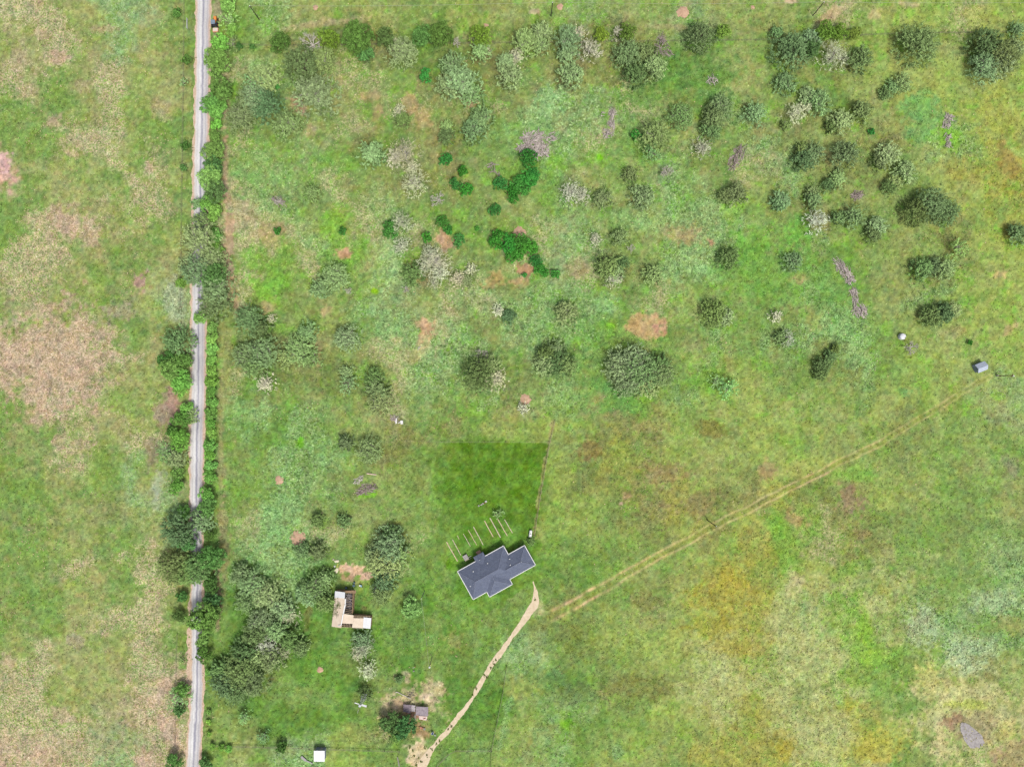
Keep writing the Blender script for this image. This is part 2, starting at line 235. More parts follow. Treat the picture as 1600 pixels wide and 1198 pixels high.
def terrain(px, py):
    """colour, fleck colour, weeds, flecks at photograph pixels"""
    wx = px + 34 * fbm(px, py, 70, 4, 1) + 9 * fbm(px, py, 7, 2, 3); wy = py + 34 * fbm(px, py, 70, 4, 2) + 9 * fbm(px, py, 7, 2, 4)
    wx = np.where(px < 300, np.minimum(wx, 299), np.maximum(wx, 325))
    gx = np.clip(wx / 50 - .5, 0, 30.999); gy = np.clip(wy / 50 - .5, 0, 22.999)
    # keep the road line a clean divide
    xi = gx.astype(int); yi = gy.astype(int); fx = sstep(.15, .85, gx - xi)[:, None]; fy = sstep(.15, .85, gy - yi)[:, None]
    v = (PG[yi, xi] * (1 - fx) + PG[yi, xi + 1] * fx) * (1 - fy) + (PG[yi + 1, xi] * (1 - fx) + PG[yi + 1, xi + 1] * fx) * fy
    # natural variety inside each cell: drier and lusher spots
    n1 = fbm(px, py, 34, 4, 5); n2 = fbm(px + 900, py, 22, 3, 6); n3 = fbm(px, py + 500, 12, 3, 2)
    dry = sstep(.15, .75, n1) * np.where(px < 300, .22, .2); lush = sstep(.15, .6, -n1) * .35
    left = (px < 300)[:, None]
    dc = np.where(left, np.array([[192, 166, 132]]), np.array([[160, 150, 96]]))
    v[:, :3] += (dc - v[:, :3]) * dry[:, None]
    lc = np.where(left, np.array([[124, 160, 66]]), np.array([[116, 160, 66]]))
    v[:, :3] += (lc - v[:, :3]) * lush[:, None]
    tanm = sstep(.25, .5, n2) * sstep(.0, .5, n3 + .2) * np.where(px < 300, .2, np.where((py < 660) & (px < 1300), .2, .0))
    v[:, :3] += (np.array([[192, 160, 122]]) - v[:, :3]) * tanm[:, None]
    limem = sstep(.2, .55, -n2) * sstep(-.1, .4, -n3) * np.where(px > 340, np.where(py < 650, .5, .3), .1)
    v[:, :3] += (np.array([[126, 186, 62]]) - v[:, :3]) * limem[:, None]
    wob = .42 * fbm(px, py, 24, 4, 4) + .30 * fbm(px, py, 5, 2, 7)
    for (cx, cy, rx, ry, an, colr, st, so_) in PATCH:
        m0 = (np.abs(px - cx) < 1.7 * max(rx, ry)) & (np.abs(py - cy) < 1.7 * max(rx, ry))
        if not m0.any(): continue
        x = px[m0] - cx; y = py[m0] - cy; c, s_ = math.cos(rad(an)), math.sin(rad(an))
        q = np.hypot((x * c + y * s_) / rx, (-x * s_ + y * c) / ry) + wob[m0]
        m = (st * (1 - sstep(1 - so_, 1 + so_ * .6, q)))[:, None]
        if isinstance(colr, str):
            cc, ff, w_, fl = PAL[colr]; tgt = np.array([[*cc, *ff, w_, fl]])
        else:
            bare = colr[0] > colr[1] + 14
            mint = colr[2] > 98 and colr[1] > colr[0] + 16
            if mint: colr = (colr[0], colr[1] - 4, colr[2] - 8); st *= .9
            m *= st if mint else 1
            tgt = np.array([[*colr, *[min(c_ + (34 if mint else 26), 238) for c_ in colr], .1 if bare else .95 if mint else .5, .9 if mint else .3]])
        v[m0] += (tgt - v[m0]) * m
    v[:, :6] *= np.array([[.985, .972, 1.03, 1.0, .985, 1.03]])
    # mown lawn with a straight upper edge
    w2 = 2.2 * fbm(px, py, 14, 2, 1); lw = inpoly(px + w2 * 3 * (py > 840), py, LAWN)
    soft = sstep(664, 722, px + 14 * fbm(px, py, 20, 3, 3)); lf = (lw * soft * .8)[:, None]
    tg = np.array([[90, 130, 38, 112, 154, 58, .1, .25]]); tgv = np.repeat(tg, len(px), 0)
    tgv[:, :3] += (np.array([[104, 146, 58]]) - tgv[:, :3]) * sstep(780, 860, py)[:, None] + (14 * fbm(px, py, 14, 4, 0))[:, None]
    v += (tgv - v) * lf
    # worn strip outside the yard fence
    dd, sg, tt = linedist(px, py, [(866, 660), (857, 700), (840, 800), (836, 834)]); m = ((dd < 4 + 2 * n3) & (sg < 0) | (dd < 1.2))
    v[:, :3] += (np.array([[166, 158, 108]]) - v[:, :3]) * (m * .7)[:, None]
    # vehicle track across the right-hand field: compacted, drier soil in two wheel lines
    dd, sg, tt = linedist(px, py, TRACK); sd = dd * sg + 1.2 * fbm(px, py, 30, 2, 6)
    half = np.interp(tt, [0, 2, 4, 6, 8, 10], [7, 6.5, 5.5, 5, 4.2, 3.2]); wid = np.interp(tt, [0, 2, 5, 10], [3.2, 2.6, 2.0, 1.5])
    a_ = np.maximum(np.exp(-((sd - half) / wid) ** 2), np.exp(-((sd + half) / wid) ** 2))
    st = np.interp(tt, [0, .6, 1.5, 3, 4.5, 6, 7, 7.6, 8.6, 10], [.15, .6, .9, .95, .95, .85, .95, .85, .75, .55]) * (1 + .5 * fbm(px, py, 14, 3, 2))
    pk = np.interp(tt, [0, 1, 2, 3, 5, 6.3, 7, 7.4, 10], [.2, .7, 1, .5, .1, .2, .9, .2, 0])[:, None]
    tc = np.array([[184, 180, 116]]) * (1 - pk) + np.array([[206, 176, 134]]) * pk
    m = (a_ * np.clip(st, 0, 1))[:, None]; v[:, :3] += (tc - v[:, :3]) * m; v[:, 6:7] *= (1 - m)
    mid = (np.exp(-(dd / 3.5) ** 2) * .65 * (tt > .05))[:, None]; v[:, :3] += (np.array([[142, 150, 74]]) - v[:, :3]) * mid * (1 - m)
    # verge beside the road: short grass
    v[:, :6] *= (1 + .10 * fbm(px, py, 3.2, 2, 5) + .05 * fbm(px, py, 16, 3, 6))[:, None]
    hue = fbm(px + 77, py, 7, 3, 1); v[:, 0] += 6 * hue; v[:, 2] += 7 * fbm(px, py + 33, 9, 3, 2); v[:, 3] += 6 * hue
    return v

# ------------------------------------------------------------------ ground: one sheet out to the horizon
def axis(lo, hi, st, far):
    a = list(np.arange(lo, hi + .01, st)); s_ = st; r = []; x = hi
    while x < far: s_ *= 1.35; x += s_; r.append(x)
    l = []; x = lo; s_ = st
    while x > -far: s_ *= 1.35; x -= s_; l.append(x)
    return np.array(l[::-1] + a + r)
def grid_mesh(name, X, Y, Z):
    ny, nx = X.shape; me = bpy.data.meshes.new(name); n = nx * ny
    me.vertices.add(n); me.vertices.foreach_set("co", np.stack([X, Y, Z], -1).astype(np.float32).ravel())
    i = np.arange(n).reshape(ny, nx); q = np.stack([i[:-1, :-1], i[:-1, 1:], i[1:, 1:], i[1:, :-1]], -1).reshape(-1, 4); m = len(q)
    me.loops.add(m * 4); me.loops.foreach_set("vertex_index", q.ravel().astype(np.int32))
    me.polygons.add(m); me.polygons.foreach_set("loop_start", (np.arange(m) * 4).astype(np.int32)); me.polygons.foreach_set("loop_total", np.full(m, 4, np.int32))
    me.update(calc_edges=True); me.shade_smooth(); return me
def quads_mesh(name, V):                     # V: (n,4,3)
    n = len(V); me = bpy.data.meshes.new(name); me.vertices.add(n * 4); me.vertices.foreach_set("co", V.astype(np.float32).ravel())
    me.loops.add(n * 4); me.loops.foreach_set("vertex_index", np.arange(n * 4, dtype=np.int32))
    me.polygons.add(n); me.polygons.foreach_set("loop_start", (np.arange(n) * 4).astype(np.int32)); me.polygons.foreach_set("loop_total", np.full(n, 4, np.int32))
    me.update(calc_edges=True); return me
def set_col(me, name, rgb):
    a = me.attributes.new(name, 'FLOAT_COLOR', 'POINT'); c = np.ones((len(rgb), 4), np.float32); c[:, :3] = rgb; a.data.foreach_set("color", c.ravel())
def set_f(me, name, x):
    a = me.attributes.new(name, 'FLOAT', 'POINT'); a.data.foreach_set("value", x.astype(np.float32).ravel())

ax = axis(-196, 196, .4, 2600); ay = axis(-154, 154, .4, 2600)
GX, GY = np.meshgrid(ax, ay); pxs = (GX / S + 800).ravel(); pys = (599 - GY / S).ravel()
pxc = np.clip(pxs, -180, 1780); pyc = np.clip(pys, -180, 1380)
out = []
for a0 in range(0, len(pxs), 200000): out.append(terrain(pxc[a0:a0 + 200000], pyc[a0:a0 + 200000]))
TV = np.concatenate(out)
# far from the farm every field averages out to plain pasture
far = sstep(0, 160, np.maximum(np.abs(pxs - 800) - 860, np.abs(pys - 599) - 660))[:, None]
TV += (np.array([[142, 160, 84, 160, 176, 104, .3, .3]]) - TV) * far * (.85 + .0 * far)
TV[:, :3] += (14 * fbm(np.clip(pxs, -9000, 9000) / 6, np.clip(pys, -9000, 9000) / 6, 60, 3, 3))[:, None] * far
GZ = (.032) * fbm(GX, GY, 22, 3, 2)
gme = grid_mesh("ground", GX, GY, GZ)
set_col(gme, "soil", lin(TV[:, :3]) / K); set_col(gme, "fleck", lin(np.clip(TV[:, 3:6], 0, 255)) / K)
set_f(gme, "weeds", TV[:, 6]); set_f(gme, "flecks", TV[:, 7])
def ground_z(x, y):
    x = np.asarray([float(x)]); y = np.asarray([float(y)]); return float((.032) * fbm(x, y, 22, 3, 2)[0])

gm = bpy.data.materials.new("pasture"); gm.use_nodes = True; N = gm.node_tree.nodes; L = gm.node_tree.links
b = N["Principled BSDF"]; b.inputs["Roughness"].default_value = 1; b.inputs["Specular IOR Level"].default_value = .05
def attr(n):
    a = N.new("ShaderNodeAttribute"); a.attribute_name = n; return a
tc = N.new("ShaderNodeTexCoord")
def noise(sc_, det=3, rough=.6):
    n = N.new("ShaderNodeTexNoise"); n.inputs["Scale"].default_value = sc_; n.inputs["Detail"].default_value = det; n.inputs["Roughness"].default_value = rough
    L.new(tc.outputs["Object"], n.inputs["Vector"]); return n
def mrange(src, a, b_, c, d_):
    m = N.new("ShaderNodeMapRange"); m.inputs[1].default_value = a; m.inputs[2].default_value = b_; m.inputs[3].default_value = c; m.inputs[4].default_value = d_
    L.new(src, m.inputs[0]); return m.outputs[0]
def math_(op, a, b_=None):
    m = N.new("ShaderNodeMath"); m.operation = op
    for i, v in enumerate((a, b_)):
        if v is None: continue
        if isinstance(v, (int, float)): m.inputs[i].default_value = v
        else: L.new(v, m.inputs[i])
    return m.outputs[0]
n_a = noise(1.9, 3); n_b = noise(.55, 4); n_c = noise(5.5, 2)
vo = N.new("ShaderNodeTexVoronoi"); vo.inputs["Scale"].default_value = 1.5; L.new(tc.outputs["Object"], vo.inputs["Vector"])
# flecks: dry stalks, pale leaves
th = mrange(attr("flecks").outputs["Fac"], 0, 1, .66, .47)
fm = math_('MULTIPLY', math_('MULTIPLY', math_('GREATER_THAN', n_a.outputs[0], th), .8), mrange(n_c.outputs[0], .35, .6, .2, 1))
mx = N.new("ShaderNodeMix"); mx.data_type = 'RGBA'; L.new(fm, mx.inputs[0]); L.new(attr("soil").outputs["Color"], mx.inputs[6]); L.new(attr("fleck").outputs["Color"], mx.inputs[7])
val = math_('MULTIPLY', mrange(n_b.outputs[0], .3, .7, .86, 1.14), mrange(n_c.outputs[0], .25, .75, .9, 1.1))
vm = N.new("ShaderNodeVectorMath"); vm.operation = 'SCALE'; L.new(mx.outputs[2], vm.inputs[0]); L.new(val, vm.inputs[3]); L.new(vm.outputs[0], b.inputs["Base Color"])
bp = N.new("ShaderNodeBump"); bp.inputs["Distance"].default_value = .24; L.new(mrange(attr("weeds").outputs["Fac"], 0, 1, .25, 1), bp.inputs["Strength"])
L.new(math_('ADD', n_a.outputs[0], math_('MULTIPLY', n_c.outputs[0], .35)), bp.inputs["Height"]); L.new(bp.outputs[0], b.inputs["Normal"])
gme.materials.append(gm); go = bpy.data.objects.new("ground", gme); COL.objects.link(go); go['kind'] = 'structure'

# ------------------------------------------------------------------ road, paths
def ribbon(name, rows, z, m, jag=0.0, ju=1, seed=3, cross=6):
    """rows: (py, left px, right px) down the photograph"""
    r = np.random.RandomState(seed); P = np.array(rows, float); y = np.arange(P[0, 0], P[-1, 0], 1.6)
    l = np.interp(y, P[:, 0], P[:, 1]) + jag * fbm(y, y * 0 + seed, 9, 3, seed) + jag * .5 * (r.rand(len(y)) - .5)
    q = np.interp(y, P[:, 0], P[:, 2]) + jag * fbm(y, y * 0 + seed + 40, 9, 3, seed) + jag * .5 * (r.rand(len(y)) - .5)
    t = np.linspace(0, 1, cross); PX = l[:, None] * (1 - t) + q[:, None] * t; PY = np.repeat(y[:, None], cross, 1)
    X = (PX - 800) * S; Y = (599 - PY) * S; Z = (.032) * fbm(X, Y, 22, 3, 2) + z
    me = grid_mesh(name, X, Y, Z); set_f(me, "across", np.repeat(t[None], len(y), 0)); me.materials.append(m)
    me.flip_normals(); o = bpy.data.objects.new(name, me); COL.objects.link(o); o['kind'] = 'structure'; return o
sandm = mat("sand_verge", (208, 176, 150), var=.16, scale=1.6, rgb2=(226, 204, 178))
rm = bpy.data.materials.new("gravel_road"); rm.use_nodes = True; N = rm.node_tree.nodes; L = rm.node_tree.links
b = N["Principled BSDF"]; b.inputs["Roughness"].default_value = .95; b.inputs["Specular IOR Level"].default_value = .1
tc = N.new("ShaderNodeTexCoord"); ac = attr("across").outputs["Fac"]; n_ = noise(3.0, 5, .7); mp = N.new("ShaderNodeMapping"); mp.inputs["Scale"].default_value = (2.0, .035, 1)
L.new(tc.outputs["Object"], mp.inputs[0]); ns = N.new("ShaderNodeTexNoise"); ns.inputs["Scale"].default_value = 1.6; ns.inputs["Detail"].default_value = 3; L.new(mp.outputs[0], ns.inputs["Vector"])
w_ = math_('ADD', ac, math_('MULTIPLY', math_('SUBTRACT', ns.outputs[0], .5), .26))
cr = N.new("ShaderNodeValToRGB"); L.new(w_, cr.inputs[0]); e = cr.color_ramp.elements
stops = [(0, (214, 196, 184)), (.1, (222, 218, 214)), (.22, (208, 206, 208)), (.32, (234, 234, 232)), (.42, (212, 210, 214)), (.49, (164, 164, 176)), (.54, (158, 158, 172)), (.6, (206, 204, 208)), (.7, (214, 212, 212)), (.8, (188, 186, 192)), (.9, (208, 200, 198)), (1, (206, 184, 172))]
while len(e) > 1: e.remove(e[-1])
e[0].position = 0; e[0].color = alb(stops[0][1])
for p_, c_ in stops[1:]:
    el = e.new(p_); el.color = alb(c_)
nb = noise(.12, 3); v_ = math_('MULTIPLY', mrange(n_.outputs[0], .3, .7, .86, 1.12), mrange(nb.outputs[0], .35, .65, .86, 1.08))
vm = N.new("ShaderNodeVectorMath"); vm.operation = 'SCALE'; L.new(cr.outputs[0], vm.inputs[0]); L.new(v_, vm.inputs[3]); L.new(vm.outputs[0], b.inputs["Base Color"])
bp = N.new("ShaderNodeBump"); bp.inputs["Distance"].default_value = .05; L.new(n_.outputs[0], bp.inputs["Height"]); L.new(bp.outputs[0], b.inputs["Normal"])
ROAD = [(-180, 308, 330), (0, 307.5, 328.5), (100, 306.5, 326.5), (200, 305, 325), (300, 302.5, 323), (400, 301, 322), (500, 299.5, 321), (600, 299, 320), (700, 297.5, 317.5), (800, 297.5, 315.5), (900, 300, 316.5), (960, 299, 315.5), (1060, 299.5, 317), (1110, 297.5, 316), (1150, 294.5, 314), (1198, 292, 312), (1380, 286, 306)]
ribbon("road_shoulder", [(y, l - (2.6 if not 915 < y < 1080 else 9.5), r + 2.6) for y, l, r in ROAD if y != 960] , .022, sandm, 1.6, seed=5, cross=4)
ribbon("road", ROAD, .06, rm, .8, seed=3, cross=9)
pm = mat("sandy_path", (216, 196, 164), var=.06, scale=1.1, rgb2=(234, 216, 188), detail=6, bump=.04)
def path(name, C, z, m, jag, seed):
    pts = [Vector(W(x, y)) for x, y, w in C]; ws = [w * S * .88 for *_, w in C]; r = np.random.RandomState(seed); V = []; nn = 0
    dens = []
    for i in range(len(pts) - 1):
        k_ = max(2, int((pts[i + 1] - pts[i]).length / .5))
        for j in range(k_): t = j / k_; dens.append((pts[i].lerp(pts[i + 1], t), ws[i] * (1 - t) + ws[i + 1] * t, (pts[i + 1] - pts[i]).normalized()))
    for _ in range(3): dens = [dens[0]] + [((dens[i - 1][0] + dens[i][0] * 2 + dens[i + 1][0]) / 4, dens[i][1], (dens[i - 1][2] + dens[i][2] + dens[i + 1][2]).normalized()) for i in range(1, len(dens) - 1)] + [dens[-1]]
    X = []; Y = []
    for i, (p, w, t) in enumerate(dens):
        nrm = Vector((-t.y, t.x)); a = w / 2 + jag * (fbm(np.array([i * 1.0]), np.array([seed * 1.0]), 7, 3, 1)[0]) + jag * .5 * (r.rand() - .5); c = w / 2 + jag * (fbm(np.array([i * 1.0]), np.array([seed + 50.0]), 7, 3, 2)[0]) + jag * .5 * (r.rand() - .5)
        q = [p + nrm * (a + (-c - a) * s_) for s_ in (0, .25, .5, .75, 1)]; X.append([v.x for v in q]); Y.append([v.y for v in q])
    X = np.array(X); Y = np.array(Y); Z = (.032) * fbm(X, Y, 22, 3, 2) + z
    me = grid_mesh(name, X, Y, Z); me.materials.append(m)
    if me.polygons[5].normal.z < 0: me.flip_normals()
    o = bpy.data.objects.new(name, me); COL.objects.link(o); o['kind'] = 'structure'; return o
path("sandy_path", PATHC, .03, pm, .28, 4)
# dried pond bed in the lower right corner
pts = []
for i in range(60):
    t = 2 * math.pi * i / 60; base = [(1502, 1128), (1512, 1130), (1522, 1138), (1534, 1148), (1537, 1160), (1530, 1168), (1516, 1168), (1508, 1158), (1502, 1144), (1499, 1134)]
    f_ = i / 6; a, c = base[int(f_) % 10], base[(int(f_) + 1) % 10]; u = f_ - int(f_); rr = random.Random(i).uniform(-1.9, 1.9)
    pts.append(W(a[0] * (1 - u) + c[0] * u + rr, a[1] * (1 - u) + c[1] * u + rr))
mb = MB(); cxy = (sum(p[0] for p in pts) / 60, sum(p[1] for p in pts) / 60)
mb.v = [(cxy[0], cxy[1], .12)] + [(cxy[0] + (p[0] - cxy[0]) * f, cxy[1] + (p[1] - cxy[1]) * f, .12) for f in (.6, 1) for p in pts]
mb.f = [(0, 1 + i, 1 + (i + 1) % 60) for i in range(60)] + [(1 + i, 61 + i, 61 + (i + 1) % 60, 1 + (i + 1) % 60) for i in range(60)]
o = obj("pond_bed", mb, mat("pond_mud", (162, 156, 156), var=.15, scale=1.4, rgb2=(184, 179, 176), bump=.1, detail=6)); o['kind'] = 'structure'

# ------------------------------------------------------------------ weeds and grass tufts: nobody could count them
def leafy_material(name, attrname, transl=.25):
    m = bpy.data.materials.new(name); m.use_nodes = True; nt = m.node_tree; nt.nodes.clear()
    o = nt.nodes.new("ShaderNodeOutputMaterial"); a = nt.nodes.new("ShaderNodeAttribute"); a.attribute_name = attrname
    return m, nt, o, a
cm, nt, o_, a_ = leafy_material("weeds", "leaf", .2)
df = nt.nodes.new("ShaderNodeBsdfDiffuse"); tr = nt.nodes.new("ShaderNodeBsdfTranslucent"); ms = nt.nodes.new("ShaderNodeMixShader"); ms.inputs[0].default_value = .22
nt.links.new(a_.outputs["Color"], df.inputs[0]); nt.links.new(a_.outputs["Color"], tr.inputs[0]); nt.links.new(df.outputs[0], ms.inputs[1]); nt.links.new(tr.outputs[0], ms.inputs[2]); nt.links.new(ms.outputs[0], o_.inputs[0])
R = np.random.RandomState(11); NC = 620000
cx = R.uniform(-178, 178, NC); cy = R.uniform(-134, 134, NC); ppx = cx / S + 800; ppy = 599 - cy / S
tv = np.concatenate([terrain(ppx[a0:a0 + 200000], ppy[a0:a0 + 200000]) for a0 in range(0, NC, 200000)])
roadl = np.interp(ppy, [r[0] for r in ROAD], [r[1] for r in ROAD]); roadr = np.interp(ppy, [r[0] for r in ROAD], [r[2] for r in ROAD])
dpath, _, tp = linedist(ppx, ppy, PATHC); wpath = np.interp(tp, range(len(PATHC)), [p[2] / 2 for p in PATHC])
clump = .5 + .5 * fbm(ppx, ppy, 4.5, 2, 3)
keep = (R.rand(NC) < np.clip(tv[:, 6], .05, 1) * np.clip(clump * 1.3, 0, 1) * .95) & ~((ppx > roadl - 3) & (ppx < roadr + 3)) & ~((dpath < wpath * .9) & (R.rand(NC) > .035))
keep &= ~inpoly(ppx, ppy, [(716, 893), (787, 853), (819, 852), (836, 882), (800, 912), (740, 935)]) & ~inpoly(ppx, ppy, [(519, 922), (556, 920), (555, 957), (582, 963), (580, 983), (517, 980)])
cx, cy, tv, ppx, ppy = cx[keep], cy[keep], tv[keep], ppx[keep], ppy[keep]; n = len(cx)
size = R.uniform(.16, .34, n) * (1 + .35 * (tv[:, 6] > .7)); az = R.uniform(0, 2 * np.pi, n); tilt = R.uniform(-.5, .5, n)
ux = np.stack([np.cos(az), np.sin(az), np.zeros(n)], -1); vx = np.stack([-np.sin(az) * np.cos(tilt), np.cos(az) * np.cos(tilt), np.sin(tilt)], -1)
cz = (.032) * fbm(cx, cy, 22, 3, 2) + R.uniform(.04, .2, n) * (.5 + .6 * tv[:, 6]); C3 = np.stack([cx, cy, cz], -1)
a1 = (ux * size[:, None]); b1 = vx * (size * R.uniform(.4, .8, n))[:, None]
V = np.stack([C3 - a1, C3 - b1, C3 + a1, C3 + b1], 1)
mixf = (R.rand(n) < .35 + .4 * tv[:, 7])[:, None]
cc = np.where(mixf, tv[:, 3:6], tv[:, :3]) * R.uniform(.84, 1.16, n)[:, None]
tx = []; TP = [(775, 1030), (772, 1036), (767, 1044), (757, 1055), (761, 1057), (744, 1073), (738, 1085), (705, 1134), (701, 1138), (686, 1157), (682, 1162), (675, 1170), (667, 1179), (655, 1184), (659, 1190), (647, 1180), (836, 936), (664, 1168), (645, 1172), (640, 1166), (650, 1194)]
for (qx, qy) in TP:
    for _ in range(7):
        px_, py_ = qx + R.normal(0, .9), qy + R.normal(0, 1.3); x_, y_ = W(px_, py_); tx.append((x_, y_, .12 + R.rand() * .15))
tx = np.array(tx); nt_ = len(tx); sz = R.uniform(.15, .3, nt_)[:, None]; aa = R.uniform(0, 6.283, nt_); e1 = np.stack([np.cos(aa), np.sin(aa), 0 * aa], -1) * sz; e2 = np.stack([-np.sin(aa), np.cos(aa), R.uniform(-.5, .5, nt_)], -1) * sz * .6
V = np.concatenate([V, np.stack([tx - e1, tx - e2, tx + e1, tx + e2], 1)]); cc = np.concatenate([cc, np.array([[108, 122, 62]]) * R.uniform(.8, 1.2, nt_)[:, None]])
# cream seed heads and dry tufts, mostly in the grazed field left of the road
M = 9000; ex = R.uniform(-178, -102, M); ey = R.uniform(-130, 130, M); kx = fbm(ex, ey, 14, 3, 5) + .5 * fbm(ex, ey, 3, 2, 2); k1 = kx > .22 + .3 * R.rand(M)
ex2 = R.uniform(-95, 178, 5000); ey2 = R.uniform(-130, 130, 5000); k2 = (fbm(ex2, ey2, 10, 2, 6) > .35); ex = np.r_[ex[k1], ex2[k2]]; ey = np.r_[ey[k1], ey2[k2]]; M = len(ex)
dr = inpoly(ex / S + 800, 599 - ey / S, LAWN) | ((ex / S + 800 > 290) & (ex / S + 800 < 330)); ex = ex[~dr]; ey = ey[~dr]; M = len(ex)
sz = R.uniform(.12, .26, M)[:, None]; aa = R.uniform(0, 6.283, M); e1 = np.stack([np.cos(aa), np.sin(aa), 0 * aa], -1) * sz; e2 = np.stack([-np.sin(aa), np.cos(aa), R.uniform(-.4, .4, M)], -1) * sz * .7; E = np.stack([ex, ey, R.uniform(.12, .3, M)], -1)
V = np.concatenate([V, np.stack([E - e1, E - e2, E + e1, E + e2], 1)]); cc = np.concatenate([cc, np.array([[232, 216, 168]]) * R.uniform(.8, 1.04, M)[:, None] + R.uniform(-6, 6, (M, 3))])
cme = quads_mesh("ground_cover", V); set_col(cme, "leaf", np.repeat(lin(np.clip(cc, 0, 250)) / K, 4, 0)); cme.materials.append(cm)
co = bpy.data.objects.new("ground_cover", cme); COL.objects.link(co); co['kind'] = 'stuff'; co['label'] = 'low weeds and grass tufts covering the pasture'; co['category'] = 'weeds'

# ------------------------------------------------------------------ trees: tapered trunk, limbs, crown of small leaf faces
def tree_leaf_material(name, lo, hi, tr_=.25):
    m = bpy.data.materials.new(name); m.use_nodes = True; nt = m.node_tree; nt.nodes.clear(); n = nt.nodes.new; l = nt.links.new
    o = n("ShaderNodeOutputMaterial"); a = n("ShaderNodeAttribute"); a.attribute_name = "tone"; oi = n("ShaderNodeObjectInfo")
    mr = n("ShaderNodeMapRange"); mr.inputs[3].default_value = lo; mr.inputs[4].default_value = hi; l(a.outputs["Fac"], mr.inputs[0])
    vm = n("ShaderNodeVectorMath"); vm.operation = 'SCALE'; l(oi.outputs["Color"], vm.inputs[0]); l(mr.outputs[0], vm.inputs[3])
    df = n("ShaderNodeBsdfDiffuse"); tr = n("ShaderNodeBsdfTranslucent"); ms = n("ShaderNodeMixShader"); ms.inputs[0].default_value = tr_
    l(vm.outputs[0], df.inputs[0]); l(vm.outputs[0], tr.inputs[0]); l(df.outputs[0], ms.inputs[1]); l(tr.outputs[0], ms.inputs[2]); l(ms.outputs[0], o.inputs[0]); return m
LEAF = tree_leaf_material("foliage", .42, 1.6)
bark = mat("bark", (112, 102, 88), var=.3, scale=4, bump=.03); twigm = mat("pale_twigs", (182, 178, 164), var=.2, scale=3); deadm = mat("bleached_wood", (206, 200, 188), var=.18, scale=2)
greywood = mat("grey_branches", (168, 154, 150), var=.3, scale=2.2)

def lobes_of(R, h, rnd, n, spread=.55, lr=(.38, .6)):
    L_ = [(0, 0, h * .62, R * .55)]
    for i in range(n):
        a = i * 2.399 + rnd.uniform(-.4, .4); q = R * spread * rnd.uniform(.7, 1.15); r = R * rnd.uniform(*lr)
        L_.append((q * math.cos(a), q * math.sin(a), h * rnd.uniform(.42, .72), r))
    return L_
def make_wood(R, h, lobes, rnd, tw):
    t = MB(); tr = R * .055 + .05; k = (rnd.uniform(-.1, .1) * R, rnd.uniform(-.1, .1) * R, h * .34)
    t.tube((0, 0, -.1), (k[0] * .5, k[1] * .5, h * .17), tr * 1.25, tr, 7); t.tube((k[0] * .5, k[1] * .5, h * .17), k, tr, tr * .8, 7)
    b = MB()
    for (x, y, z, r) in lobes:
        m = Vector((k[0] * .5 + x * .5, k[1] * .5 + y * .5, k[2] + (z - k[2]) * .65)); e = Vector((x, y, z + r * .2))
        b.tube(k, m, tr * .6, tr * .4, 5); b.tube(m, e, tr * .4, tr * .2, 5)
        for j in range(tw):
            a = rnd.uniform(0, 6.283); el = rnd.uniform(-.1, 1.2); dd = Vector((math.cos(a) * math.cos(el), math.sin(a) * math.cos(el), math.sin(el) * .8))
            s_ = e.lerp(m, rnd.uniform(0, .5)); b.tube(s_, s_ + dd * r * rnd.uniform(.6, 1.0), tr * .18, .015, 4)
    return t, b
